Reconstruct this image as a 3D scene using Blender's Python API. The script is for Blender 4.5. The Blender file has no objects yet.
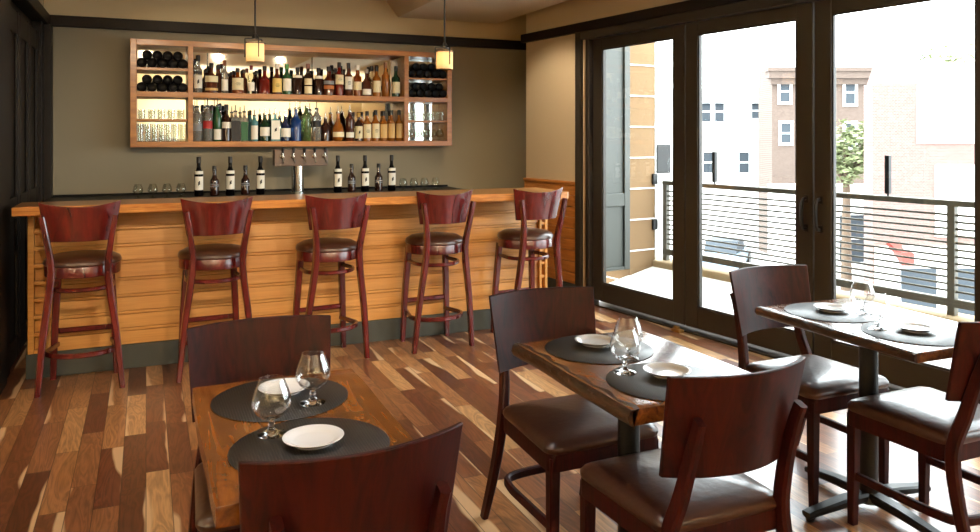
import bpy, bmesh, math, random
from mathutils import Vector, Matrix
random.seed(7)
SC = bpy.context.scene
COL = SC.collection
PI = math.pi

# ------------------------------------------------------------------ camera, sky, sun, exposure
CAM_H = 1.5
cam_d = bpy.data.cameras.new('camera'); cam = bpy.data.objects.new('camera', cam_d); COL.objects.link(cam)
cam.location = (0, 0, CAM_H)
cam.rotation_euler = (PI/2, 0, math.radians(-23.85))
cam_d.sensor_width = 36; cam_d.lens = 778/980*36
cam_d.shift_y = -(266-137)/980
cam_d.clip_start = 0.05; cam_d.clip_end = 500
SC.camera = cam
SC.view_settings.view_transform = 'Standard'; SC.view_settings.look = 'None'
SC.view_settings.gamma = 1; SC.view_settings.use_curve_mapping = False
SC.view_settings.exposure = 0.15
SC.cycles.use_denoising = True
SC.cycles.max_bounces = 10; SC.cycles.transparent_max_bounces = 24
SC.cycles.caustics_reflective = False; SC.cycles.caustics_refractive = False
SC.cycles.sample_clamp_indirect = 6

SKY_STRENGTH = 13.0
w = bpy.data.worlds.new('overcast_sky'); SC.world = w; w.use_nodes = True
bgn = w.node_tree.nodes['Background']
bgn.inputs[0].default_value = (0.90, 0.96, 1.0, 1); bgn.inputs[1].default_value = SKY_STRENGTH

# window wall frame: origin on the wall at s=0, s runs deeper into the picture, t runs outdoors
WA = math.radians(7.0)
WM = Vector((3.79, 5.0, 0)); WD = Vector((-math.sin(WA), math.cos(WA), 0)); WN = Vector((math.cos(WA), math.sin(WA), 0))
def wp(s, t, z=0): return WM + WD*s + WN*t + Vector((0, 0, z))
WALL_ROT = PI/2 + WA                        # local x along s, local y pointing into the room

sun_d = bpy.data.lights.new('sun', 'SUN'); sun = bpy.data.objects.new('sun', sun_d); COL.objects.link(sun)
sun_d.energy = 3.0; sun_d.angle = 0.02; sun_d.color = (1, 0.95, 0.88)
sdir = (WN*0.62 + WD*0.25 + Vector((0, 0, -0.85))).normalized()   # from behind this building onto the fronts opposite
sun.rotation_euler = sdir.to_track_quat('-Z', 'Y').to_euler()

# the doors' daylight, sampled through their opening
pl = bpy.data.lights.new('daylight_portal', 'AREA'); po = bpy.data.objects.new('daylight_portal', pl); COL.objects.link(po)
pl.shape = 'RECTANGLE'; pl.size = 5.8; pl.size_y = 2.1
po.location = wp(-1.82, 0.09, 1.25); po.rotation_euler = (-WN).to_track_quat('-Z', 'Y').to_euler()
pl.cycles.is_portal = True

# ------------------------------------------------------------------ helpers
def lin(r, g, b):
    f = lambda c: (c/255/12.92) if c/255 <= 0.04045 else ((c/255+0.055)/1.055)**2.4
    return (f(r), f(g), f(b), 1)

def tag(o, label=None, cat=None, group=None, kind=None):
    if label: o['label'] = label
    if cat: o['category'] = cat
    if group: o['group'] = group
    if kind: o['kind'] = kind
    return o

def empty(name, loc=(0, 0, 0), rz=0):
    o = bpy.data.objects.new(name, None); COL.objects.link(o)
    o.location = loc; o.rotation_euler = (0, 0, rz); o.empty_display_size = 0.1
    return o

def thing(name, label, cat, loc=(0, 0, 0), rz=0, group=None):
    return tag(empty(name, loc, rz), label, cat, group)

KIDS = {}
def link_child(o, parent):
    if parent is not None:
        o.parent = parent; KIDS.setdefault(parent.name, []).append(o)

def copy_tree(o, parent=None):
    c = o.copy(); COL.objects.link(c)
    if parent is not None: link_child(c, parent)
    for ch in KIDS.get(o.name, []): copy_tree(ch, c)
    return c

class MB:
    def __init__(self): self.bm = bmesh.new()
    def _emit(self, vs, fs):
        bv = [self.bm.verts.new(v) for v in vs]
        out = []
        for f in fs:
            try: out.append(self.bm.faces.new([bv[i] for i in f]))
            except ValueError: pass
        return bv, out
    def box(self, c, s, rot=None, bevel=0.0, seg=2):
        x, y, z = s[0]/2, s[1]/2, s[2]/2
        vs = [Vector(p) for p in ((-x,-y,-z),(x,-y,-z),(x,y,-z),(-x,y,-z),(-x,-y,z),(x,-y,z),(x,y,z),(-x,y,z))]
        if rot is not None: vs = [rot @ v for v in vs]
        vs = [v + Vector(c) for v in vs]
        fs = [(0,3,2,1),(4,5,6,7),(0,1,5,4),(1,2,6,5),(2,3,7,6),(3,0,4,7)]
        bv, bf = self._emit(vs, fs)
        if bevel > 0:
            es = list({e for f in bf for e in f.edges})
            bmesh.ops.bevel(self.bm, geom=es, offset=bevel, segments=seg, profile=0.5, affect='EDGES', clamp_overlap=True)
        return self
    def span(self, a, b, bevel=0.0):
        a = Vector(a); b = Vector(b)
        return self.box((a+b)/2, [abs(q) for q in (b-a)], bevel=bevel)
    def lathe(self, prof, seg=24, c=(0, 0, 0), rot=None):
        c = Vector(c); rings = []
        for r, z in prof:
            if r < 1e-6: rings.append([Vector((0, 0, z))])
            else: rings.append([Vector((r*math.cos(2*PI*i/seg), r*math.sin(2*PI*i/seg), z)) for i in range(seg)])
        vs = []; idx = []
        for R in rings:
            idx.append(list(range(len(vs), len(vs)+len(R))))
            vs += [(rot @ v if rot is not None else v) + c for v in R]
        fs = []
        for a, b in zip(idx, idx[1:]):
            for i in range(seg):
                j = (i+1) % seg
                if len(a) == 1 and len(b) == 1: continue
                if len(a) == 1: fs.append((a[0], b[j], b[i]))
                elif len(b) == 1: fs.append((a[i], a[j], b[0]))
                else: fs.append((a[i], a[j], b[j], b[i]))
        if len(idx[0]) > 1: fs.append(tuple(reversed(idx[0])))
        if len(idx[-1]) > 1: fs.append(tuple(idx[-1]))
        self._emit(vs, fs); return self
    def tube(self, p0, p1, r0, r1=None, seg=12):
        p0 = Vector(p0); p1 = Vector(p1); r1 = r0 if r1 is None else r1
        q = (p1-p0).to_track_quat('Z', 'Y').to_matrix()
        L = (p1-p0).length
        return self.lathe([(r0, 0), (r1, L)], seg, p0, q)
    def sweep(self, pts, wd, ht, closed=False, round_=0.0, up=Vector((0, 0, 1)), scale=None):
        """sweep a wd x ht section (chamfered by round_) along pts; wd lies sideways, ht along up"""
        pts = [Vector(p) for p in pts]; n = len(pts); rings = []
        hx, hy, k = wd/2, ht/2, round_
        if k > 0: sec = [(-hx+k,-hy),(hx-k,-hy),(hx,-hy+k),(hx,hy-k),(hx-k,hy),(-hx+k,hy),(-hx,hy-k),(-hx,-hy+k)]
        else: sec = [(-hx,-hy),(hx,-hy),(hx,hy),(-hx,hy)]
        vs = []
        for i, p in enumerate(pts):
            if closed: tg = pts[(i+1) % n]-pts[i-1]
            else: tg = pts[min(i+1, n-1)]-pts[max(i-1, 0)]
            tg.normalize()
            sd = tg.cross(up); sd.normalize(); u2 = sd.cross(tg)
            f = scale[i] if scale else 1.0
            rings.append(list(range(len(vs), len(vs)+len(sec))))
            vs += [p + sd*a*f + u2*b*f for a, b in sec]
        m = len(sec); fs = []
        rng = range(n if closed else n-1)
        for i in rng:
            a, b = rings[i], rings[(i+1) % n]
            for j in range(m): fs.append((a[j], a[(j+1) % m], b[(j+1) % m], b[j]))
        if not closed:
            fs.append(tuple(reversed(rings[0]))); fs.append(tuple(rings[-1]))
        self._emit(vs, fs); return self
    def prism(self, poly, z0, z1, bevel=0.0):
        n = len(poly)
        vs = [Vector((x, y, z0)) for x, y in poly]+[Vector((x, y, z1)) for x, y in poly]
        fs = [tuple(reversed(range(n))), tuple(range(n, 2*n))]+[(i, (i+1) % n, n+(i+1) % n, n+i) for i in range(n)]
        bv, bf = self._emit(vs, fs)
        if bevel > 0:
            es = list({e for f in bf[:2] for e in f.edges})
            bmesh.ops.bevel(self.bm, geom=es, offset=bevel, segments=2, profile=0.5, affect='EDGES', clamp_overlap=True)
        return self
    def build(self, name, mat, parent=None, smooth=True, loc=None, rz=None):
        bmesh.ops.recalc_face_normals(self.bm, faces=self.bm.faces)
        me = bpy.data.meshes.new(name); self.bm.to_mesh(me); self.bm.free()
        if smooth:
            me.shade_smooth()
            try: me.set_sharp_from_angle(angle=math.radians(38))
            except Exception: pass
        if mat is not None: me.materials.append(mat)
        o = bpy.data.objects.new(name, me); COL.objects.link(o)
        link_child(o, parent)
        if loc is not None: o.location = loc
        if rz is not None: o.rotation_euler = (0, 0, rz)
        return o

def struct(name, mb, mat, parent=None, smooth=False, **k):
    o = mb.build(name, mat, parent, smooth, **k)
    if parent is None: o['kind'] = 'structure'
    return o

# ------------------------------------------------------------------ materials
def newmat(name):
    m = bpy.data.materials.new(name); m.use_nodes = True
    return m, m.node_tree, m.node_tree.nodes['Principled BSDF']

def N(nt, kind, **kw):
    n = nt.nodes.new(kind)
    for k, v in kw.items(): setattr(n, k, v)
    return n

def plain(name, col, rough=0.5, metal=0.0, coat=0.0, bump=0.0, bscale=60.0, var=0.0, spec=0.5):
    m, nt, b = newmat(name)
    b.inputs['Base Color'].default_value = col; b.inputs['Roughness'].default_value = rough
    b.inputs['Metallic'].default_value = metal; b.inputs['Coat Weight'].default_value = coat
    b.inputs['Specular IOR Level'].default_value = spec
    tc = N(nt, 'ShaderNodeTexCoord')
    if bump or var:
        nz = N(nt, 'ShaderNodeTexNoise'); nz.inputs['Scale'].default_value = bscale; nz.inputs['Detail'].default_value = 4
        nt.links.new(tc.outputs['Object'], nz.inputs['Vector'])
        if bump:
            bp = N(nt, 'ShaderNodeBump'); bp.inputs['Strength'].default_value = bump; bp.inputs['Distance'].default_value = 0.01
            nt.links.new(nz.outputs['Fac'], bp.inputs['Height']); nt.links.new(bp.outputs[0], b.inputs['Normal'])
        if var:
            mx = N(nt, 'ShaderNodeMixRGB'); mx.blend_type = 'MIX'
            mx.inputs[1].default_value = tuple(c*(1-var) for c in col[:3])+(1,)
            mx.inputs[2].default_value = tuple(min(1, c*(1+var)) for c in col[:3])+(1,)
            nt.links.new(nz.outputs['Fac'], mx.inputs[0]); nt.links.new(mx.outputs[0], b.inputs['Base Color'])
    return m

def wood(name, c1, c2, axis=0, scale=5.0, stretch=10.0, rough=0.35, coat=0.3, dist=1.5, contrast=(0.3, 0.7), bump=0.04, blotch=0.0, blotch_col=None, spec=0.5):
    m, nt, b = newmat(name)
    tc = N(nt, 'ShaderNodeTexCoord'); oi = N(nt, 'ShaderNodeObjectInfo')
    ad = N(nt, 'ShaderNodeVectorMath', operation='ADD'); sc = N(nt, 'ShaderNodeVectorMath', operation='SCALE'); sc.inputs['Scale'].default_value = 7.3
    cb = N(nt, 'ShaderNodeCombineXYZ')
    for i in range(3): nt.links.new(oi.outputs['Random'], cb.inputs[i])
    nt.links.new(cb.outputs[0], sc.inputs[0])
    nt.links.new(tc.outputs['Object'], ad.inputs[0]); nt.links.new(sc.outputs[0], ad.inputs[1])
    mp = N(nt, 'ShaderNodeMapping')
    s = [scale*stretch*0.4]*3; s[axis] = scale*0.4
    mp.inputs['Scale'].default_value = s
    nt.links.new(ad.outputs[0], mp.inputs[0])
    n1 = N(nt, 'ShaderNodeTexNoise'); n1.inputs['Scale'].default_value = 1; n1.inputs['Detail'].default_value = 6
    n1.inputs['Roughness'].default_value = 0.62; n1.inputs['Distortion'].default_value = dist
    nt.links.new(mp.outputs[0], n1.inputs['Vector'])
    cr = N(nt, 'ShaderNodeValToRGB')
    cr.color_ramp.elements[0].position = contrast[0]; cr.color_ramp.elements[0].color = c1
    cr.color_ramp.elements[1].position = contrast[1]; cr.color_ramp.elements[1].color = c2
    nt.links.new(n1.outputs['Fac'], cr.inputs[0])
    out = cr.outputs[0]
    if blotch:
        n2 = N(nt, 'ShaderNodeTexNoise'); n2.inputs['Scale'].default_value = blotch; n2.inputs['Detail'].default_value = 5; n2.inputs['Distortion'].default_value = 1.0
        nt.links.new(ad.outputs[0], n2.inputs['Vector'])
        r2 = N(nt, 'ShaderNodeValToRGB'); r2.color_ramp.elements[0].position = 0.52; r2.color_ramp.elements[0].color = (0, 0, 0, 1)
        r2.color_ramp.elements[1].position = 0.72; r2.color_ramp.elements[1].color = (1, 1, 1, 1)
        nt.links.new(n2.outputs['Fac'], r2.inputs[0])
        mx = N(nt, 'ShaderNodeMixRGB'); mx.inputs[2].default_value = blotch_col or c1
        nt.links.new(r2.outputs[0], mx.inputs[0]); nt.links.new(out, mx.inputs[1]); out = mx.outputs[0]
    nt.links.new(out, b.inputs['Base Color'])
    b.inputs['Roughness'].default_value = rough; b.inputs['Coat Weight'].default_value = coat; b.inputs['Coat Roughness'].default_value = 0.15; b.inputs['Specular IOR Level'].default_value = spec
    bp = N(nt, 'ShaderNodeBump'); bp.inputs['Strength'].default_value = bump*3; bp.inputs['Distance'].default_value = 0.004
    nt.links.new(n1.outputs['Fac'], bp.inputs['Height']); nt.links.new(bp.outputs[0], b.inputs['Normal'])
    return m

def thin_glass(name, tint=(1, 1, 1, 1), refl=1.0, rough=0.0):
    m = bpy.data.materials.new(name); m.use_nodes = True; nt = m.node_tree; nt.nodes.clear()
    o = N(nt, 'ShaderNodeOutputMaterial'); mx = N(nt, 'ShaderNodeMixShader'); t = N(nt, 'ShaderNodeBsdfTransparent'); g = N(nt, 'ShaderNodeBsdfGlossy')
    t.inputs[0].default_value = tint; g.inputs['Roughness'].default_value = rough
    lw = N(nt, 'ShaderNodeLayerWeight'); lw.inputs['Blend'].default_value = 0.5
    pw = N(nt, 'ShaderNodeMath', operation='POWER'); pw.inputs[1].default_value = 4.0
    ml = N(nt, 'ShaderNodeMath', operation='MULTIPLY_ADD'); ml.inputs[1].default_value = 0.7*refl; ml.inputs[2].default_value = 0.04*refl; ml.use_clamp = True
    nt.links.new(lw.outputs['Facing'], pw.inputs[0]); nt.links.new(pw.outputs[0], ml.inputs[0]); nt.links.new(ml.outputs[0], mx.inputs[0])
    nt.links.new(t.outputs[0], mx.inputs[1]); nt.links.new(g.outputs[0], mx.inputs[2]); nt.links.new(mx.outputs[0], o.inputs[0])
    return m

def real_glass(name, col=(1, 1, 1, 1), ior=1.45, rough=0.0):
    m, nt, b = newmat(name)
    b.inputs['Base Color'].default_value = col; b.inputs['Transmission Weight'].default_value = 1; b.inputs['IOR'].default_value = ior
    b.inputs['Roughness'].default_value = rough
    return m

def emis(name, col, s):
    m, nt, b = newmat(name); b.inputs['Base Color'].default_value = col
    b.inputs['Emission Color'].default_value = col; b.inputs['Emission Strength'].default_value = s
    return m

def floor_mat():
    m, nt, b = newmat('acacia_planks'); L = nt.links.new
    tc = N(nt, 'ShaderNodeTexCoord'); sp = N(nt, 'ShaderNodeSeparateXYZ'); L(tc.outputs['Object'], sp.inputs[0])
    def M(op, a, bb=None, clamp=False):
        n = N(nt, 'ShaderNodeMath', operation=op); n.use_clamp = clamp
        for i, v in enumerate((a, bb)):
            if v is None: continue
            if isinstance(v, (int, float)): n.inputs[i].default_value = v
            else: L(v, n.inputs[i])
        return n.outputs[0]
    W, Ln = 0.098, 0.66
    xs = M('DIVIDE', sp.outputs[0], W); col = M('FLOOR', xs); fx = M('FRACT', xs)
    wn = N(nt, 'ShaderNodeTexWhiteNoise', noise_dimensions='1D'); L(col, wn.inputs['W'])
    ys = M('ADD', M('DIVIDE', sp.outputs[1], Ln), M('MULTIPLY', wn.outputs['Value'], 9.0)); row = M('FLOOR', ys); fy = M('FRACT', ys)
    cb = N(nt, 'ShaderNodeCombineXYZ'); L(col, cb.inputs[0]); L(row, cb.inputs[1])
    w2 = N(nt, 'ShaderNodeTexWhiteNoise', noise_dimensions='2D'); L(cb.outputs[0], w2.inputs['Vector'])
    base = N(nt, 'ShaderNodeValToRGB'); els = base.color_ramp.elements
    cols = [(0.0, lin(80, 42, 27)), (0.2, lin(122, 76, 48)), (0.4, lin(98, 52, 34)), (0.58, lin(140, 92, 58)), (0.78, lin(160, 110, 68)), (1.0, lin(192, 148, 100))]
    els[0].position, els[0].color = cols[0]; els[1].position, els[1].color = cols[-1]
    for p, c in cols[1:-1]: e = els.new(p); e.color = c
    L(w2.outputs['Value'], base.inputs[0])
    # grain, offset per board
    off = N(nt, 'ShaderNodeVectorMath', operation='SCALE'); L(w2.outputs['Color'], off.inputs[0]); off.inputs['Scale'].default_value = 13
    ad = N(nt, 'ShaderNodeVectorMath', operation='ADD'); L(tc.outputs['Object'], ad.inputs[0]); L(off.outputs[0], ad.inputs[1])
    mp = N(nt, 'ShaderNodeMapping'); mp.inputs['Scale'].default_value = (11, 1.6, 1); L(ad.outputs[0], mp.inputs[0])
    gn = N(nt, 'ShaderNodeTexNoise'); gn.inputs['Scale'].default_value = 1.0; gn.inputs['Detail'].default_value = 3; gn.inputs['Distortion'].default_value = 1.2
    L(mp.outputs[0], gn.inputs['Vector'])
    rings = M('FRACT', M('MULTIPLY', gn.outputs['Fac'], 9.0))
    rings = M('ABSOLUTE', M('SUBTRACT', rings, 0.5))
    fine = N(nt, 'ShaderNodeTexNoise'); fine.inputs['Scale'].default_value = 1.0; fine.inputs['Detail'].default_value = 4
    mp2 = N(nt, 'ShaderNodeMapping'); mp2.inputs['Scale'].default_value = (180, 9, 1); L(ad.outputs[0], mp2.inputs[0]); L(mp2.outputs[0], fine.inputs['Vector'])
    shade = M('ADD', M('MULTIPLY', rings, 0.95), M('MULTIPLY', fine.outputs['Fac'], 0.6))
    shade = M('ADD', shade, 0.36)
    mul = N(nt, 'ShaderNodeMixRGB', blend_type='MULTIPLY'); mul.inputs[0].default_value = 1
    L(base.outputs[0], mul.inputs[1])
    cg = N(nt, 'ShaderNodeCombineXYZ'); [L(shade, cg.inputs[i]) for i in range(3)]; L(cg.outputs[0], mul.inputs[2])
    # pale sapwood along one edge of some boards
    sn = N(nt, 'ShaderNodeTexNoise'); sn.inputs['Scale'].default_value = 1; sn.inputs['Detail'].default_value = 2
    mp3 = N(nt, 'ShaderNodeMapping'); mp3.inputs['Scale'].default_value = (6, 1.5, 1); L(ad.outputs[0], mp3.inputs[0]); L(mp3.outputs[0], sn.inputs['Vector'])
    sv = N(nt, 'ShaderNodeSeparateXYZ'); L(w2.outputs['Color'], sv.inputs[0])
    edge = M('ABSOLUTE', M('SUBTRACT', fx, M('ROUND', sv.outputs[0])))          # 0 at one edge
    sap = M('SUBTRACT', M('ADD', edge, M('MULTIPLY', M('SUBTRACT', sn.outputs['Fac'], 0.5), 2.2)), M('ADD', 0.70, M('MULTIPLY', sv.outputs[1], 0.8)))
    sap = M('MULTIPLY', sap, 7.0, True)
    mx = N(nt, 'ShaderNodeMixRGB'); L(M('MULTIPLY', sap, 0.85), mx.inputs[0]); L(mul.outputs[0], mx.inputs[1]); mx.inputs[2].default_value = lin(222, 186, 142)
    # seams
    ex = M('LESS_THAN', M('MINIMUM', fx, M('SUBTRACT', 1.0, fx)), 0.018); ey = M('LESS_THAN', M('MINIMUM', fy, M('SUBTRACT', 1.0, fy)), 0.0025)
    seam = M('MAXIMUM', ex, ey)
    m2 = N(nt, 'ShaderNodeMixRGB'); L(M('MULTIPLY', seam, 0.75), m2.inputs[0]); L(mx.outputs[0], m2.inputs[1]); m2.inputs[2].default_value = lin(40, 22, 14)
    L(m2.outputs[0], b.inputs['Base Color'])
    b.inputs['Roughness'].default_value = 0.3; b.inputs['Coat Weight'].default_value = 0.35; b.inputs['Coat Roughness'].default_value = 0.2; b.inputs['Specular IOR Level'].default_value = 0.4
    bp = N(nt, 'ShaderNodeBump'); bp.inputs['Strength'].default_value = 0.25; bp.inputs['Distance'].default_value = 0.003
    L(M('SUBTRACT', M('MULTIPLY', fine.outputs['Fac'], 0.3), seam), bp.inputs['Height']); L(bp.outputs[0], b.inputs['Normal'])
    return m

def brick_mat(name, c1, c2, mortar, sx=1.0, axis_rot=(PI/2, 0, 0), scale=4.0, msize=0.02):
    m, nt, b = newmat(name)
    tc = N(nt, 'ShaderNodeTexCoord'); mp = N(nt, 'ShaderNodeMapping'); mp.inputs['Rotation'].default_value = axis_rot
    br = N(nt, 'ShaderNodeTexBrick'); br.inputs['Color1'].default_value = c1; br.inputs['Color2'].default_value = c2; br.inputs['Mortar'].default_value = mortar
    br.inputs['Scale'].default_value = scale; br.inputs['Mortar Size'].default_value = msize
    nt.links.new(tc.outputs['Object'], mp.inputs[0]); nt.links.new(mp.outputs[0], br.inputs['Vector']); nt.links.new(br.outputs['Color'], b.inputs['Base Color'])
    b.inputs['Roughness'].default_value = 0.9
    return m

def weave_mat(name, c1, c2):
    m, nt, b = newmat(name); L = nt.links.new
    tc = N(nt, 'ShaderNodeTexCoord')
    a = N(nt, 'ShaderNodeTexWave', wave_type='BANDS', bands_direction='X'); a.inputs['Scale'].default_value = 45
    c = N(nt, 'ShaderNodeTexWave', wave_type='BANDS', bands_direction='Y'); c.inputs['Scale'].default_value = 45
    L(tc.outputs['Object'], a.inputs['Vector']); L(tc.outputs['Object'], c.inputs['Vector'])
    mu = N(nt, 'ShaderNodeMath', operation='MULTIPLY'); L(a.outputs['Fac'], mu.inputs[0]); L(c.outputs['Fac'], mu.inputs[1])
    mx = N(nt, 'ShaderNodeMixRGB'); mx.inputs[1].default_value = c1; mx.inputs[2].default_value = c2; L(mu.outputs[0], mx.inputs[0])
    L(mx.outputs[0], b.inputs['Base Color']); b.inputs['Roughness'].default_value = 0.4; b.inputs['Specular IOR Level'].default_value = 0.6; b.inputs['Coat Weight'].default_value = 0.2; b.inputs['Coat Roughness'].default_value = 0.2
    bp = N(nt, 'ShaderNodeBump'); bp.inputs['Strength'].default_value = 0.5; bp.inputs['Distance'].default_value = 0.002
    L(mu.outputs[0], bp.inputs['Height']); L(bp.outputs[0], b.inputs['Normal'])
    return m

M = {}
M['floor'] = floor_mat()
M['wall'] = plain('taupe_paint', lin(142, 133, 112), 0.85, bump=0.03, bscale=200)
M['wall_side'] = plain('warm_cream_paint', lin(214, 196, 164), 0.85, bump=0.03, bscale=200)
M['cream'] = plain('cream_paint', lin(206, 188, 150), 0.85, bump=0.03, bscale=200)
M['ceiling'] = plain('ceiling_paint', lin(214, 202, 178), 0.9, bump=0.02, bscale=200)
M['trim'] = plain('dark_trim_paint', lin(22, 15, 11), 0.5, bump=0.02, bscale=60, spec=0.2)
M['door'] = plain('bronze_door_paint', lin(50, 45, 39), 0.42, bump=0.015, bscale=80, spec=0.35)
M['dark_panel'] = plain('dark_stained_panel', lin(24, 18, 13), 0.5, bump=0.02, spec=0.2)
M['skirt'] = plain('slate_green_paint', lin(58, 60, 53), 0.6, bump=0.02)
M['bar_wood'] = wood('honey_fir', lin(172, 112, 44), lin(212, 154, 76), 0, 6.0, 26, 0.45, 0.15, 0.8, contrast=(0.2, 0.8))
M['bar_top'] = wood('amber_bar_top', lin(150, 86, 34), lin(212, 146, 72), 0, 7.0, 22, 0.28, 0.5, 1.2)
M['wainscot'] = wood('amber_wainscot', lin(168, 100, 42), lin(212, 142, 68), 0, 5.0, 18, 0.4, 0.2, 0.8)
M['cabinet'] = wood('cabinet_oak', lin(138, 80, 26), lin(182, 116, 46), 0, 6.0, 10, 0.4, 0.2, 0.8)
M['cherry'] = wood('cherry_stain_lit', lin(56, 10, 9), lin(98, 22, 17), 2, 5.0, 9, 0.27, 0.4, 1.2, bump=0.02)  # stools' copy of one wood, warm light mixed into its red
M['cherry_shaded'] = wood('cherry_stain_shaded', lin(22, 5, 4), lin(60, 15, 10), 2, 5.0, 9, 0.5, 0.0, 2.4, bump=0.02, spec=0.18)  # same wood for the chairs, their shade mixed into its colour
M['leather'] = plain('brown_leather', lin(60, 35, 25), 0.3, coat=0.15, bump=0.10, bscale=40, var=0.25, spec=0.45)
M['slab'] = wood('walnut_slab', lin(84, 45, 15), lin(156, 92, 34), 1, 5.0, 12, 0.2, 0.45, 1.6, bump=0.015, blotch=7.0, blotch_col=lin(62, 34, 18))
M['live_edge'] = wood('bark_edge', lin(16, 9, 6), lin(74, 42, 22), 1, 16.0, 4, 0.35, 0.5, 2.0, bump=0.25)
M['iron'] = plain('black_iron', lin(16, 16, 17), 0.42, 0.0, bump=0.02, spec=0.35)
M['black'] = plain('black_stone', lin(8, 8, 9), 0.4, spec=0.12)
M['mat'] = weave_mat('woven_vinyl', lin(17, 14, 10), lin(46, 41, 32))
M['china'] = plain('white_china', lin(246, 247, 248), 0.15, coat=0.4)
M['solid_glass'] = real_glass('solid_glass')
M['crystal'] = thin_glass('crystal', (0.965, 0.97, 0.97, 1), 1.9, 0.02)
M['thinglass'] = thin_glass('clear_glassware', (0.93, 0.95, 0.93, 1), 2.2, 0.03)
M['pane'] = thin_glass('door_pane', (0.96, 0.98, 0.97, 1), 0.8)
M['mirror'] = plain('mirror_silver', (0.86, 0.88, 0.86, 1), 0.02, 1.0)
M['steel'] = plain('brushed_steel', lin(200, 200, 196), 0.22, 1.0)
M['tap_box'] = plain('bronze_tap_box', lin(96, 80, 70), 0.4, 0.3)
M['rail_metal'] = plain('painted_railing', lin(74, 70, 58), 0.5, 0.0)
M['concrete'] = plain('pale_concrete', lin(226, 226, 222), 0.85, bump=0.05, var=0.06)
M['kerb'] = plain('tan_stone', lin(160, 138, 104), 0.85, bump=0.05, var=0.1)
M['gray_shutter'] = plain('grey_green_paint', lin(64, 66, 61), 0.5)
M['brass'] = plain('brass', lin(190, 150, 90), 0.35, 0.8)

# ------------------------------------------------------------------ structure
BW = 7.63                # back wall
CZ, CZH = 2.72, 2.98     # low soffit, main ceiling
LX = -0.80               # dark door line on the left
YE = -3.4                # wall behind the camera
XL = -3.6                # far left wall
edge0 = wp(-8.5, 0.1); edge1 = wp(2.75, 0.1)
q1, q2, q3 = wp(1.9, 0.1), wp(1.9, 0.5), wp(2.9, 0.5)
plan = [(XL, YE), (edge0.x, YE), (q1.x, q1.y), (q2.x, q2.y), (q3.x, BW+0.1), (XL, BW+0.1)]
fl = MB(); fl.prism(plan, -0.06, 0); struct('floor', fl, M['floor'])
cl = MB(); cl.prism(plan, CZH, CZH+0.08); struct('ceiling', cl, M['ceiling'])
# low soffit on the right with its sloped cheek, running towards the camera
sf = MB(); sf.prism([(2.13, CZH), (2.348, CZ), (3.45, CZ), (3.45, CZH)], 0, 6.5); sf.bm.faces.ensure_lookup_table()
o = struct('ceiling_soffit', sf, M['ceiling']); o.rotation_euler = (PI/2, 0, 0); o.location = (0, BW, 0)
wb = MB(); wb.span((LX-0.2, BW, 0), (4.6, BW+0.12, CZH)); struct('wall_back', wb, M['wall'])
# lighter band of wall above the picture rail
tb = MB(); tb.span((LX, BW-0.004, 2.53), (4.3, BW+0.01, CZH)); struct('trim_1', tb, M['cream'])
tr = MB(); tr.span((LX, BW-0.045, 2.448), (4.3, BW, 2.545), 0.006); struct('trim_2', tr, M['trim'])
# wall on the left behind the camera's view
wl = MB(); wl.span((XL-0.12, YE, 0), (XL, 5.2, CZH)); struct('wall_left', wl, M['cream'])
ws = MB(); ws.span((XL, 5.2, 0), (LX-0.14, 5.32, CZH)); struct('wall_left_return', ws, M['cream'])
wr = MB(); wr.span((XL, YE-0.12, 0), (5.2, YE, CZH)); struct('wall_rear', wr, M['cream'])
wl2 = MB(); wl2.span((LX-0.14, 5.2, 0), (LX-0.06, BW, CZH)); struct('wall_left_bar', wl2, M['dark_panel'])
# dark panelled door and its casing beside the bar
dl = empty('door_5', (LX, 0, 0)); dl['kind'] = 'structure'
d = MB(); d.span((-0.06, 5.75, 0), (-0.02, 7.30, 2.36)); d.build('panel', M['dark_panel'], dl, False)
d = MB()
for y0 in (5.75, 6.26, 6.77): d.span((-0.02, y0+0.01, 0.0), (0.0, y0+0.09, 2.36), 0.006); d.span((-0.02, y0+0.4, 0), (0.0, y0+0.48, 2.36), 0.006)
for z0 in (0.0, 0.95, 2.2): d.span((-0.02, 5.75, z0), (-0.002, 7.3, z0+0.15), 0.004)
d.build('moulding', M['dark_panel'], dl, False)
cs = MB()
cs.span((LX-0.06, 5.22, 0), (LX+0.03, 5.5, 2.45), 0.008); cs.span((LX-0.06, 5.54, 0), (LX+0.015, 5.72, 2.45), 0.008)
cs.span((LX-0.06, 7.32, 0), (LX+0.02, 7.44, 2.45), 0.006); cs.span((LX-0.06, 7.47, 0), (LX+0.07, BW, 2.45), 0.006)
struct('trim_3', cs, M['trim'])
cs = MB(); cs.span((LX-0.06, 5.2, 2.448), (LX+0.05, BW-0.04, 2.545), 0.006); struct('trim_4', cs, M['trim'])
cs = MB(); cs.span((LX-0.06, 5.2, 2.545), (LX-0.004, BW, CZH)); struct('trim_5', cs, M['cream'])

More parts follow.
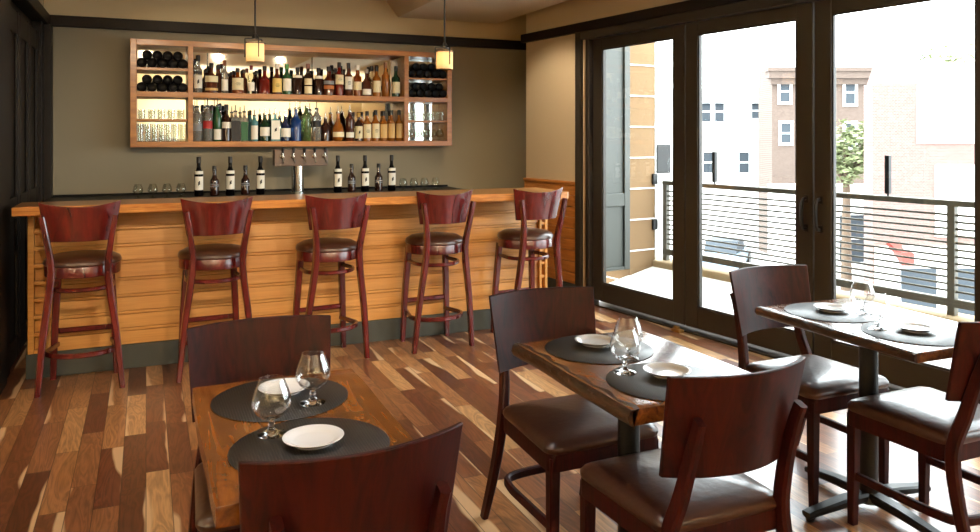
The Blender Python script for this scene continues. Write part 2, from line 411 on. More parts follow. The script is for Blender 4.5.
# window wall, built in its own frame (local x = s, local y into the room, z up)
def WB(): return MB()
def wstruct(name, mb, mat): return struct(name, mb, mat, loc=WM, rz=WALL_ROT)
S_END, S_CAS, S_OP, S_FAR = 2.10, 1.24, 1.05, -4.70
b = WB(); b.span((S_CAS-0.1, -0.14, 0), (S_END, 0, CZH)); b.span((S_FAR-0.1, -0.14, 2.4), (S_CAS-0.1, 0, CZH)); b.span((-8.6, -0.14, 0), (S_FAR-0.1, 0, CZH))
wstruct('wall_right', b, M['wall_side'])
b = WB(); b.span((1.96, -0.46, 0), (2.095, -0.13, CZH)); b.span((1.96, -0.56, 0), (3.0, -0.44, CZH)); wstruct('wall_right_return', b, M['wall_side'])
b = WB(); b.span((-8.6, 0, 2.455), (S_END+0.03, 0.05, 2.54), 0.006); wstruct('trim_6', b, M['trim'])
b = WB(); b.span((S_FAR, 0, 2.385), (S_CAS-0.02, 0.03, 2.456), 0.004); b.span((S_FAR, -0.02, 2.378), (1.08, 0.045, 2.392), 0.003)
wstruct('trim_7', b, M['door'])
b = WB(); b.span((1.16, -0.02, 0), (S_CAS, 0.035, 2.456), 0.008); b.span((1.05, -0.1, 0), (1.10, 0.02, 2.40), 0.004); b.span((1.10, -0.1, 0), (1.16, -0.015, 2.4), 0.004)
b.span((S_FAR-0.1, -0.1, 0), (S_FAR, 0.03, 2.456), 0.006); b.span((S_FAR, -0.1, 2.38), (1.16, -0.02, 2.42))
wstruct('trim_8', b, M['door'])
b = WB(); b.span((S_FAR, -0.12, -0.02), (1.05, 0.02, 0.012), 0.003); wstruct('trim_9', b, M['door'])
b = WB(); b.span((S_CAS, 0, 0), (S_END-0.01, 0.02, 0.14), 0.004); wstruct('baseboard_right', b, M['skirt'])
# amber wainscot
b = WB()
nb = 9
for i in range(nb):
    z0 = 0.14+i*(1.06-0.14)/nb; z1 = 0.14+(i+1)*(1.06-0.14)/nb
    b.span((S_CAS+0.003, 0, z0+0.002), (S_END-0.005, 0.02, z1-0.002), 0.004)
b.span((S_CAS+0.002, 0, 1.06), (S_END+0.004, 0.035, 1.088), 0.004)
b.span((S_END-0.022, 0, 0.14), (S_END, 0.024, 1.07), 0.003)
wstruct('trim_10', b, M['wainscot'])

# glazed doors
def glazed_door(n, s1, s0, handle_side=None):
    r = empty('door_%d' % n, WM, WALL_ROT); r['kind'] = 'structure'
    st, y0, y1 = 0.128, -0.075, -0.02
    f = MB(); zb = 0.04
    f.span((s0+0.002, y0, zb), (s0+st, y1, 2.378), 0.006); f.span((s1-st, y0, zb), (s1-0.002, y1, 2.378), 0.006)
    f.span((s0+st-0.002, y0+0.002, zb), (s1-st+0.002, y1-0.002, 0.200), 0.005); f.span((s0+st-0.002, y0+0.002, 2.283), (s1-st+0.002, y1-0.002, 2.378), 0.005)
    # glazing beads
    for a, c in (((s0+st, y1-0.02, 0.200), (s0+st+0.012, y1-0.008, 2.283)), ((s1-st-0.012, y1-0.02, 0.200), (s1-st, y1-0.008, 2.283)),
                 ((s0+st, y1-0.02, 0.200), (s1-st, y1-0.008, 0.212)), ((s0+st, y1-0.02, 2.271), (s1-st, y1-0.008, 2.283))): f.span(a, c)
    f.build('frame', M['door'], r, False)
    p = MB(); p.box(((s0+s1)/2, -0.047, 1.2415), (s1-s0-2*st+0.01, 0.006, 2.092)); p.build('pane', M['pane'], r, False)
    if handle_side:
        hs = s0+0.05 if handle_side == 'r' else s1-0.05
        h = MB()
        pts = [(hs, y1, 0.90), (hs, y1+0.03, 0.905), (hs, y1+0.045, 0.93), (hs, y1+0.05, 1.0), (hs, y1+0.045, 1.07), (hs, y1+0.03, 1.095), (hs, y1, 1.10)]
        h.sweep(pts, 0.022, 0.018, round_=0.005, up=Vector((1, 0, 0)))
        h.box((hs, y1+0.003, 0.905), (0.035, 0.006, 0.05), bevel=0.002); h.box((hs, y1+0.003, 1.095), (0.035, 0.006, 0.05), bevel=0.002)
        h.build('handle', M['iron'], r)
    return r
glazed_door(1, 1.045, -0.094)
glazed_door(2, -0.10, -1.238, 'r')
glazed_door(3, -1.244, -2.376, 'l')
glazed_door(4, -2.382, -3.52)
glazed_door(6, -3.526, -4.664)

# ------------------------------------------------------------------ outside: ledge, railing, street
b = WB(); b._emit([Vector(v) for v in ((-7.6, -0.76, -0.05), (1.08, -0.76, -0.05), (1.08, -0.2, -0.05), (-7.6, -0.2, -0.05), (-7.6, -0.76, 0.272), (1.08, -0.76, 0.272), (1.08, -0.2, 0.15), (-7.6, -0.2, 0.15))],
    [(0, 3, 2, 1), (4, 5, 6, 7), (0, 1, 5, 4), (1, 2, 6, 5), (2, 3, 7, 6), (3, 0, 4, 7)]); b.span((-7.6, -0.22, -0.08), (1.08, -0.12, -0.01))
wstruct('balcony_ledge', b, M['concrete'])
b = WB(); b.span((-7.6, -0.98, -0.6), (1.3, -0.75, 0.33), 0.015); wstruct('balcony_kerb', b, M['kerb'])
RT = -0.86
rail = thing('balcony_railing', 'olive grey metal balcony railing with thin horizontal bars outside the doors', 'railing', WM, WALL_ROT)
b = MB(); b.span((-7.6, RT-0.03, 1.045), (1.02, RT+0.03, 1.085), 0.006); b.build('top_rail', M['rail_metal'], rail, False)
b = MB(); b.span((-7.6, RT-0.025, 0.385), (1.02, RT+0.025, 0.44), 0.006); b.build('bottom_rail', M['rail_metal'], rail, False)
for i in range(12):
    z = 0.487+i*0.0455
    b = MB(); b.tube((-7.6, RT, z), (1.02, RT, z), 0.008, seg=8); b.build('bar', M['rail_metal'], rail)
for s in (0.99, -1.67, -4.3, -6.9):
    b = MB(); b.span((s-0.025, RT-0.025, 0.33), (s+0.025, RT+0.025, 1.05), 0.004); b.build('post', M['rail_metal'], rail, False)
for s in (0.385, -1.225):
    b = MB(); b.span((s-0.017, RT-0.017, 1.10), (s+0.017, RT+0.017, 1.37), 0.003); b.tube((s, RT, 1.08), (s, RT, 1.105), 0.008); b.build('light_stick', M['iron'], rail, False)
# masonry pier and panelled shutter at the left end of the balcony
b = WB(); b.span((1.06, -0.78, 0.0), (1.5, -0.47, 3.2))
pier_m = plain('tan_masonry', lin(118, 92, 62), 0.85, bump=0.05, var=0.08)
wstruct('wall_pier', b, pier_m)
b = WB()
for i in range(11): z = 0.14+i*0.29; b.span((1.052, -0.785, z), (1.505, -0.468, z+0.012))
b.span((1.054, -0.792, 0), (1.1, -0.778, 3.2))
wstruct('trim_11', b, M['concrete'])
sh = empty('window_shutter', WM, WALL_ROT); tag(sh, 'grey green panelled shutter folded against the tan pier outside the far door', 'shutter')
b = MB(); b.span((1.075, -0.466, 0.27), (1.10, -0.08, 2.75)); b.build('board', M['gray_shutter'], sh, False)
b = MB()
for a, c in ((-0.466, -0.40), (-0.15, -0.08)): b.span((1.05, a, 0.27), (1.075, c, 2.75), 0.005)
for z0, z1 in ((0.27, 0.30), (0.86, 0.98), (2.6, 2.75)): b.span((1.052, -0.40, z0), (1.075, -0.15, z1), 0.005)
b.build('frame', M['gray_shutter'], sh, False)
b = MB()
for z in (0.62, 1.05): b.span((1.035, -0.80, z), (1.06, -0.74, z+0.1), 0.003)
tag(b.build('hinge_bracket', M['iron'], sh, False), 'dark metal bracket')

ub = thing('utility_box', 'dark grey metal utility box fixed to the tan masonry pier outside', 'utility box', WM, WALL_ROT)
b = MB(); b.span((1.07, -1.0, 1.15), (1.26, -0.795, 1.43), 0.006); b.build('housing', M['iron'], ub, False)
b = MB(); b.span((1.058, -0.985, 1.165), (1.072, -0.81, 1.415), 0.003); b.build('lid', M['iron'], ub, False)

STREET = -4.6
g = MB(); g.span((4.2, -40, STREET-0.2), (120, 120, STREET)); struct('street_ground', g, plain('asphalt', lin(150, 150, 150), 0.9, var=0.1, bscale=2))
F = Vector((math.sin(math.radians(23.85)), math.cos(math.radians(23.85)), 0)); R_ = Vector((F.y, -F.x, 0))
def fr(depth, lat, z=0): return F*depth + R_*lat + Vector((0, 0, z))       # depth ahead of the viewpoint, metres to its right
BROT = math.radians(-23.85)
brick_red = brick_mat('red_brick', lin(98, 72, 66), lin(110, 84, 78), lin(122, 104, 100), scale=5)
brick_brown = brick_mat('brown_brick', lin(76, 62, 54), lin(86, 72, 64), lin(98, 86, 80), scale=5)
white_wall = plain('white_stucco', lin(236, 232, 226), 0.85, var=0.03)
dark_glass = plain('window_glass', lin(56, 62, 68), 0.5, spec=0.1)
white_paint = plain('white_paint', lin(240, 240, 238), 0.6)
def building(label, depth, lat0, lat1, ztop, wall_m, wins, thick=2.0, cornice=None, group=None):
    """front face at `depth`, between lat0 and lat1; wins = list of (lat, z0, w, h)"""
    r = thing('building', label, 'building', fr(depth, (lat0+lat1)/2, STREET), BROT)
    wd = lat1-lat0; zt = ztop-STREET
    b = MB(); b.span((-wd/2, 0, 0), (wd/2, thick, zt)); b.build('wall', wall_m, r, False)
    if cornice:
        c = MB(); c.span((-wd/2-0.3, -0.45, zt-0.5), (wd/2+0.3, 0.1, zt-0.15)); c.span((-wd/2-0.15, -0.25, zt-0.8), (wd/2+0.15, 0.1, zt-0.5)); c.span((-wd/2-0.4, -0.55, zt-0.15), (wd/2+0.4, 0.2, zt+0.05)); c.build('cornice', cornice, r, False)
    for (l, z0, ww, hh) in wins:
        x = l-(lat0+lat1)/2; z = z0-STREET
        f = MB()
        f.span((x-ww/2-0.12, -0.08, z-0.12), (x-ww/2, 0.02, z+hh+0.12)); f.span((x+ww/2, -0.08, z-0.12), (x+ww/2+0.12, 0.02, z+hh+0.12))
        f.span((x-ww/2, -0.08, z-0.12), (x+ww/2, 0.02, z)); f.span((x-ww/2, -0.08, z+hh), (x+ww/2, 0.02, z+hh+0.12)); f.span((x-ww/2, -0.06, z+hh/2-0.04), (x+ww/2, 0.02, z+hh/2+0.04))
        fo = f.build('window', white_paint, r, False)
        p = MB(); p.span((x-ww/2, -0.03, z), (x+ww/2, 0.01, z+hh)); p.build('pane', dark_glass, fo, False)
    return r
# pixel scale at depth D: lat = (u-490)/778*D
building('pale stucco building across the street with small paired windows', 46, 10.0, 16.9, 4.3, white_wall,
         [(12.75, 2.4, 0.55, 1.2), (13.55, 2.4, 0.55, 1.2), (15.7, 2.6, 0.5, 0.9), (12.9, -0.6, 0.6, 1.2), (15.0, -0.6, 0.6, 1.2)], cornice=white_paint)
building('brown brick building across the street with a projecting cornice', 40, 14.5, 20.0, 5.0, brick_brown,
         [(15.15, 3.3, 0.5, 1.1), (18.5, 3.2, 0.5, 1.2), (15.2, 1.2, 0.5, 1.0), (18.5, 1.0, 0.5, 1.2)], cornice=brick_brown)
r = building('pink red brick building across the street with white painted side', 25, 12.3, 19.0, 3.2, brick_red, [(16.6, -1.4, 1.0, 1.6)], thick=0.6)
b = MB(); b.span((-1.95, -0.06, 5.9), (3.3, 0.02, 7.75)); tag(b.build('painted_band', white_wall, r, False), 'white painted band')
b = MB(); b.span((-1.35, -0.08, 2.9), (3.3, 0.02, 5.2)); tag(b.build('painted_panel', white_wall, r, False), 'white painted panel')
b = MB(); b.prism([(-3.35, 7.8), (-2.9, 9.1), (-2.0, 9.2), (-2.0, 7.8)], -0.4, 0); o = b.build('gable', brick_red, r, False); o.rotation_euler = (PI/2, 0, 0)
b = MB(); b.span((2.0, -0.3, 7.0), (2.45, 0, 7.6)); b.build('chimney_bracket', brick_red, r, False)
b = MB(); b.prism([(-1.9, 0), (3.3, 0), (3.3, 0.5), (-1.9, 0.8)], -0.2, 0.05); o = b.build('parapet', white_wall, r, False); o.rotation_euler = (PI/2, 0, 0); o.location = (0, 0, 7.75)
b = MB(); b.span((-3.3, -0.1, 0.0), (3.3, 0.0, 2.6)); tag(b.build('shop_front', white_wall, r, False), 'white shop front')
for x in (-2.6, -0.9, 0.8):
    f = MB(); f.span((x, -0.14, 0.3), (x+1.3, -0.08, 2.0)); fo = f.build('shop_window', white_paint, r, False)
    p = MB(); p.span((x+0.08, -0.15, 0.4), (x+1.22, -0.13, 1.9)); p.build('pane', dark_glass, fo, False)
b = MB(); b.prism([(-0.9, 2.5), (0, 2.5), (0, 2.75), (-0.9, 2.1)], -2.9, -2.5); o = b.build('awning', plain('red_awning', lin(120, 50, 42), 0.8), r, False); o.rotation_euler = (PI/2, 0, PI/2)
# shops at street level
building('white shop front with a red fascia at street level', 33, 12.5, 19.5, -0.6, white_wall, [(13.6, -3.8, 1.2, 2.0), (15.4, -3.8, 1.2, 2.0), (17.6, -3.8, 1.6, 2.0)], thick=2)
building('grey white low building at the end of the street with small windows', 60, 14.0, 22.0, -0.2, white_wall, [(16, -3.5, 1, 1.6), (18, -3.5, 1, 1.6), (20, -3.5, 1, 1.6)], thick=2)

leaf_m = plain('leaves', lin(122, 130, 92), 0.7, var=0.3, bscale=3)
bark_m = plain('bark', lin(90, 74, 60), 0.9)
def tree(label, depth, lat, ztop, rad):
    r = thing('tree', label, 'tree', fr(depth, lat, STREET), 0, 'trees across the street')
    rn = random.Random(int(depth*10)); zc = ztop-rad-STREET
    t = MB(); t.tube((0, 0, 0), (0, 0, zc), 0.22, 0.12, 10)
    for k in range(5):
        a = k*1.26; t.tube((0, 0, zc*0.75), (math.cos(a)*rad*0.6, math.sin(a)*rad*0.6, zc+rad*0.2), 0.08, 0.03, 6)
    t.build('trunk', bark_m, r)
    f = MB()
    for k in range(1500):
        while True:
            p = Vector((rn.uniform(-1, 1), rn.uniform(-1, 1), rn.uniform(-1, 1)))
            if 0.35 < p.length < 1: break
        p = p*rad*(0.82+0.25*math.sin(p.x*5)*math.cos(p.y*4+p.z*3)) + Vector((0, 0, zc))
        q = Matrix.Rotation(rn.uniform(0, 6.28), 3, 'Z') @ Matrix.Rotation(rn.uniform(-1, 1), 3, 'X')
        s = rn.uniform(0.10, 0.2)
        f._emit([p+q@Vector(v) for v in ((-s, 0, 0), (0, -s*0.55, 0.02), (s, 0, 0), (0, s*0.55, 0.02))], [(0, 1, 2, 3)])
    f.build('foliage', leaf_m, r, False)
tree('leafy pale green tree beside the pink red brick building', 31, 14.2, 2.4, 1.5)
tree('green treetop showing above the white painted parapet', 45, 26.5, 7.2, 2.2)

def car(label, depth, lat, col, rz):
    r = thing('car', label, 'car', fr(depth, lat, STREET), rz, 'cars parked on the street')
    pm = plain('car_paint', col, 0.3, coat=0.5)
    b = MB(); b.prism([(-2.1, 0.3), (2.1, 0.3), (2.15, 0.7), (1.9, 0.85), (-1.95, 0.95), (-2.15, 0.75)], -0.85, 0.85, 0.05); o = b.build('body', pm, r); o.rotation_euler = (PI/2, 0, 0)
    b = MB(); b.prism([(-1.5, 0.93), (1.1, 0.85), (0.5, 1.4), (-1.0, 1.42)], -0.72, 0.72, 0.05); o = b.build('cabin', dark_glass, r); o.rotation_euler = (PI/2, 0, 0)
    for x in (-1.3, 1.3):
        for y in (-0.82, 0.82):
            b = MB(); b.tube((x, y-0.1, 0.32), (x, y+0.1, 0.32), 0.32, seg=16); b.build('wheel', M['iron'], r)
car('blue grey car parked down in the street beyond the railing', 36, 10.9, lin(120, 140, 156), 0.7)
car('red car parked in the street in front of the white shop', 30.5, 17.2, lin(186, 60, 46), 0.7)

# ------------------------------------------------------------------ bar counter
bar = thing('bar_counter', 'long honey wood bar counter with lap boarding and an overhanging top', 'bar counter')
b = MB(); b.prism([(-0.725, 5.33), (2.91, 5.14), (2.945, 5.18), (2.945, 5.72), (-0.725, 5.72)], 1.03, 1.085, 0.006); b.build('bar_top', M['bar_top'], bar, False)
b = MB(); b.span((-0.66, 5.60, 0.15), (2.935, 5.70, 1.03)); b.build('carcass', M['bar_wood'], bar, False)
b = MB(); nbd = 8
for i in range(nbd):
    z0 = 0.155+i*(1.03-0.155)/nbd; z1 = z0+(1.03-0.155)/nbd
    x0, x1 = -0.56, 2.90
    ang = 0.011/(z1-z0)
    q = Matrix.Rotation(-ang, 3, 'X')
    b.box(((x0+x1)/2, 5.578, (z0+z1)/2-0.012), (x1-x0, 0.014, z1-z0-0.024), rot=q, bevel=0.003)
    b.box(((x0+x1)/2, 5.586, z1-0.0125), (x1-x0, 0.014, 0.018), rot=q, bevel=0.003)
b.build('lap_boarding', M['bar_wood'], bar, False)
for x0, x1 in ((-0.67, -0.635), (-0.575, -0.555), (2.935, 2.958), (2.885, 2.905)):
    b = MB(); b.span((x0, 5.545, 0.155), (x1, 5.60, 1.03), 0.004); b.build('corner_post', M['bar_wood'], bar, False)
for xa, xb in ((-0.635, -0.575), (2.905, 2.935)):
    for i in range(9):
        z = 0.155+i*0.1065; b = MB(); b.span((xa, 5.55, z), (xb, 5.60, z+0.022), 0.003); b.build('spacer_block', M['bar_wood'], bar, False)
b = MB(); b.span((-0.68, 5.555, 0), (2.95, 5.70, 0.155), 0.003); tag(b.build('kick_board', M['skirt'], bar, False), 'grey green kick board')

# ------------------------------------------------------------------ back bar
bc = thing('back_counter', 'black topped counter along the wall behind the bar', 'counter')
b = MB(); b.span((-0.74, 7.03, 0.93), (2.88, BW-0.006, 0.985), 0.004); b.span((-0.74, BW-0.024, 0.968), (2.88, BW-0.006, 1.003)); b.build('counter_top', M['black'], bc, False)
b = MB(); b.span((-0.74, 7.08, 0), (2.86, BW-0.006, 0.93)); b.build('cabinet_body', M['dark_panel'], bc, False)
for i in range(6):
    x = -0.72+i*0.598; b = MB(); b.span((x, 7.06, 0.1), (x+0.585, 7.08, 0.91), 0.003); dd = b.build('door', M['dark_panel'], bc, False)
    b = MB(); b.tube((x+0.53, 7.045, 0.7), (x+0.53, 7.045, 0.82), 0.006); b.build('handle', M['steel'], dd)

# bottle cabinet on the wall
CY0, CY1 = 7.38, BW
cab = thing('bottle_cabinet', 'wide oak wall cabinet with mirrored back holding the bottles above the bar', 'cabinet')
def cpart(name, a, c, mat=None):
    b = MB(); b.span(a, c, 0.002); return b.build(name, mat or M['cabinet'], cab, False)
cpart('side_panel', (-0.125, CY0, 1.411), (-0.075, CY1, 2.35)); cpart('side_panel', (2.79, CY0, 1.411), (2.84, CY1, 2.35))
cpart('top_panel', (-0.075, CY0, 2.30), (2.79, CY1, 2.35)); cpart('bottom_panel', (-0.075, CY0, 1.411), (2.79, CY1, 1.46))
cpart('divider', (0.34, CY0, 1.46), (0.382, CY1, 2.30)); cpart('divider', (2.337, CY0, 1.46), (2.383, CY1, 2.30))
cpart('shelf', (-0.075, CY0, 1.85), (0.34, CY1, 1.897)); cpart('shelf', (0.382, CY0, 1.85), (2.337, CY1, 1.897)); cpart('shelf', (2.383, CY0, 1.85), (2.79, CY1, 1.897))
cpart('shelf', (-0.075, CY0+0.015, 2.083), (0.34, CY1, 2.108)); cpart('shelf', (-0.075, CY0+0.015, 1.638), (0.34, CY1, 1.658))
cpart('shelf', (2.383, CY0+0.015, 2.076), (2.79, CY1, 2.092)); cpart('shelf', (2.383, CY0+0.015, 1.648), (2.79, CY1, 1.665))
for x0, x1 in ((-0.075, 0.34), (0.382, 2.337), (2.383, 2.79)):
    cpart('mirror_back', (x0, CY1-0.012, 1.46), (x1, CY1-0.006, 2.30), M['mirror'])

# ---- bottles
def glassy(name, col, rough=0.08, trans=0.0, coat=0.25, spec=0.4):
    m, nt, b = newmat(name); b.inputs['Specular IOR Level'].default_value = spec; b.inputs['Base Color'].default_value = col; b.inputs['Roughness'].default_value = rough
    b.inputs['Coat Weight'].default_value = coat
    b.inputs['Transmission Weight'].default_value = trans
    return m
G = {
 'clear': thin_glass('clear_bottle_glass', (0.86, 0.88, 0.84, 1), 2.0, 0.03),
 'amber': glassy('amber_spirit', lin(132, 62, 20), trans=0.35), 'gold': glassy('golden_spirit', lin(176, 104, 36), trans=0.45),
 'dark': glassy('dark_spirit', lin(42, 22, 16)), 'brown': glassy('brown_spirit', lin(72, 34, 20)), 'red': glassy('red_spirit', lin(116, 32, 22), trans=0.3),
 'green': glassy('green_glass', lin(38, 84, 50), trans=0.2), 'dgreen': glassy('dark_green_glass', lin(24, 48, 30)),
 'blue': glassy('deep_blue_glass', lin(20, 50, 104)), 'navy': glassy('navy_glass', lin(18, 30, 60)), 'teal': glassy('pale_teal_glass', lin(96, 158, 164), trans=0.3),
 'lime': glassy('yellow_green_glass', lin(104, 130, 74), trans=0.6), 'black': glassy('black_glass', lin(5, 4, 5), 0.3, coat=0.0, spec=0.06),
 'white': glassy('white_liquor_glass', lin(228, 228, 218), 0.06, trans=0.8),
}
CAPM = {k: plain('cap_'+k, c, 0.4) for k, c in {'black': lin(20, 18, 18), 'red': lin(92, 18, 22), 'wood': lin(120, 72, 40), 'green': lin(60, 130, 70), 'white': lin(220, 216, 206), 'grey': lin(130, 124, 118), 'mauve': lin(120, 76, 66), 'gold': lin(176, 140, 70)}.items()}
LAB = {k: plain('label_'+k, c, 0.6) for k, c in {'white': lin(226, 222, 208), 'cream': lin(222, 208, 168), 'tan': lin(208, 170, 108), 'yellow': lin(222, 190, 106), 'red': lin(166, 36, 34), 'black': lin(18, 18, 20), 'green': lin(36, 92, 54), 'amber': lin(176, 104, 48), 'grey': lin(120, 124, 128)}.items()}
MARK = plain('label_ink', lin(30, 26, 24), 0.6)

def bottle(x, y, z, w, h, shape, glass, cap, label, lz, text, cat, group, pourer=False, mark=None, label2=None):
    """w = body width, h = full height; lz = (low, high) label band as fractions of the height"""
    r = thing('bottle', text, cat, (x, y, z), 0, group)
    R = w/2; nr = min(0.016, R*0.42)
    sh = {'tall': (0.60, 0.72), 'squat': (0.50, 0.66), 'square': (0.62, 0.68), 'slim': (0.62, 0.76), 'round': (0.36, 0.64)}[shape]
    top = h*0.90 if not pourer else h*0.80
    if shape == 'round':
        prof = [(0, 0), (R*0.6, 0), (R*0.86, h*0.06), (R, h*0.2), (R*0.97, h*0.33), (R*0.7, h*0.46), (nr*1.2, h*0.58), (nr, h*0.66), (nr, top)]
    else:
        prof = [(0, 0), (R*0.9, 0), (R, h*0.015), (R, h*sh[0]), (R*0.93, h*(sh[0]+0.03)), (R*0.62, h*(sh[0]*0.45+sh[1]*0.55)), (nr*1.15, h*sh[1]), (nr, h*(sh[1]+0.03)), (nr, top)]
    seg = 4 if shape == 'square' else 20
    rot = Matrix.Rotation(PI/4, 3, 'Z') if shape == 'square' else None
    if shape == 'square': prof = [(q*1.3 if q > nr*1.3 else q*1.1, zz) for q, zz in prof]
    b = MB(); b.lathe(prof+[(0, top)], seg, rot=rot); b.build('body', G[glass], r)
    c = MB()
    if pourer:
        c.lathe([(0, top), (nr*1.15, top), (nr*1.1, top+h*0.04), (0.004, top+h*0.05), (0.0035, h), (0, h)], 12)
    else:
        c.lathe([(0, top-h*0.06), (nr*1.2, top-h*0.06), (nr*1.2, h-0.004), (nr*1.0, h), (0, h)], 14)
    c.build('pourer' if pourer else 'cap', M['steel'] if pourer and cap == 'white' else CAPM[cap], r)
    def lab(k, a, bq, name='label'):
        l = MB()
        if shape == 'square':
            q = R*0.92*1.02; l.span((-q*0.9, -q-0.002, h*a), (q*0.9, -q+0.003, h*bq))
        else:
            n = 12; pts = []; RR = R*1.012+0.0005
            for i in range(n+1):
                t = -PI/2-1.15+2.3*i/n; pts.append((RR*math.cos(t), RR*math.sin(t)))
            inner = [(px*0.97, py*0.97) for px, py in reversed(pts)]
            l.prism(pts+inner, h*a, h*bq)
        return l.build(name, LAB[k], r)
    if label:
        lo = lab(label, *lz)
        if mark:
            zc = h*(lz[0]+lz[1])/2; k = MB()
            if mark == 'figure':
                k.box((0, -R-0.003, zc), (R*0.42, 0.003, h*0.07)); k.box((R*0.1, -R-0.003, zc+h*0.04), (R*0.22, 0.003, h*0.04)); k.box((-R*0.15, -R-0.003, zc-h*0.04), (R*0.18, 0.003, h*0.03))
            elif mark == 'lines':
                for j in (-1, 0, 1): k.box((0, -R-0.0025, zc+j*h*0.04), (R*(0.9-0.25*abs(j)), 0.003, h*0.012))
            k.build('label_mark', MARK, lo, False)
    if label2: lab(label2[0], label2[1], label2[2], 'upper_label')
    return r

# metric x for the shelf rows (front row 7.45, back row 7.54)
PXM = 1/107.0
def shelf_x(u, y):      # where a bottle seen at column u stands on its shelf line
    q = (u-490)/778.0; s, c = math.sin(math.radians(23.85)), math.cos(math.radians(23.85))
    return y*(s+q*c)/(c-q*s)
ORD = ['first', 'second', 'third', 'fourth', 'fifth', 'sixth', 'seventh', 'eighth', 'ninth', 'tenth', 'eleventh', 'twelfth', 'thirteenth', 'fourteenth', 'fifteenth', 'sixteenth', 'seventeenth', 'eighteenth', 'nineteenth', 'twentieth', 'twenty-first', 'twenty-second', 'twenty-third', 'twenty-fourth', 'twenty-fifth', 'twenty-sixth', 'twenty-seventh', 'twenty-eighth']
# (column, width px, height px, shape, glass, cap, label, label band, pourer, mark, second label, look)
upper = [
 (198, 8.2, 37.5, 'tall', 'white', 'black', 'white', (0.12, 0.46), 0, 'figure', ('black', 0.50, 0.58), 'tall white bottle with a black neck band'),
 (211.4, 13, 30, 'squat', 'brown', 'black', 'cream', (0.36, 0.56), 0, None, ('tan', 0.08, 0.16), 'squat brown decanter bottle with a cream label'),
 (224.7, 6.6, 33, 'tall', 'white', 'wood', 'white', (0.08, 0.42), 0, None, None, 'slim pale bottle with a wooden stopper'),
 (237.6, 11.5, 25.5, 'squat', 'amber', 'black', 'cream', (0.14, 0.60), 0, 'lines', None, 'squat flask bottle with big cream label and lettering'),
 (251.2, 6.6, 28.5, 'slim', 'clear', 'red', 'white', (0.1, 0.4), 0, None, None, 'slim clear bottle with a dark red cap'),
 (264.6, 11, 28, 'squat', 'red', 'black', None, None, 0, None, None, 'red amber bottle with a black cap and no label'),
 (276.9, 9.6, 30.5, 'squat', 'brown', 'white', 'yellow', (0.07, 0.52), 0, 'lines', None, 'brown bottle with a yellow label and white neck'),
 (286.9, 8.6, 30.5, 'tall', 'green', 'green', 'white', (0.12, 0.52), 0, None, None, 'green glass bottle with a white label'),
 (297.4, 9.2, 27.5, 'tall', 'dark', 'black', 'white', (0.62, 0.70), 0, None, None, 'dark bottle with pale shoulders and black cap'),
 (308, 8, 31.5, 'tall', 'dark', 'mauve', 'cream', (0.05, 0.28), 0, None, ('cream', 0.32, 0.52), 'dark bottle with mauve capsule, two cream labels'),
 (318.5, 8, 27.5, 'tall', 'dark', 'black', 'white', (0.60, 0.70), 0, None, None, 'very dark bottle with a white collar'),
 (328.5, 11, 29, 'squat', 'brown', 'black', 'amber', (0.22, 0.34), 0, None, ('grey', 0.38, 0.5), 'broad brown bottle with an amber band'),
 (339.2, 8.6, 33.5, 'tall', 'red', 'black', 'cream', (0.34, 0.62), 0, 'lines', None, 'reddish bottle with a high cream label'),
 (348.5, 7.8, 33, 'tall', 'brown', 'black', 'white', (0.2, 0.58), 0, 'lines', None, 'brown bottle with a tall white label'),
 (357.5, 8, 31, 'tall', 'amber', 'white', 'cream', (0.2, 0.46), 0, None, None, 'amber bottle with clear stopper and cream label'),
 (366.5, 9.3, 27.5, 'squat', 'brown', 'grey', 'white', (0.06, 0.26), 0, None, None, 'squat brown bottle with a low white label'),
 (376.6, 8.2, 30, 'tall', 'gold', 'black', 'cream', (0.14, 0.52), 0, None, None, 'golden bottle with a cream label and black cap'),
 (385.6, 7.8, 34.5, 'tall', 'gold', 'wood', None, None, 0, None, None, 'golden spirit bottle with a brown stopper and no label'),
 (395.8, 8.4, 31, 'tall', 'dgreen', 'black', 'cream', (0.12, 0.48), 0, None, None, 'dark green bottle with a cream label by the divider'),
]
upper_back = [(193.2, 6, 33, 'tall', 'dark'), (206, 6, 25, 'tall', 'dark'), (218.8, 7, 29.5, 'tall', 'brown'), (231, 6, 22, 'tall', 'dark'), (243.6, 7, 25, 'tall', 'brown'), (256.3, 6, 24, 'slim', 'dark'), (335.6, 7, 28, 'tall', 'brown'), (344, 6, 27, 'tall', 'dark'), (371.6, 7, 31, 'tall', 'clear')]
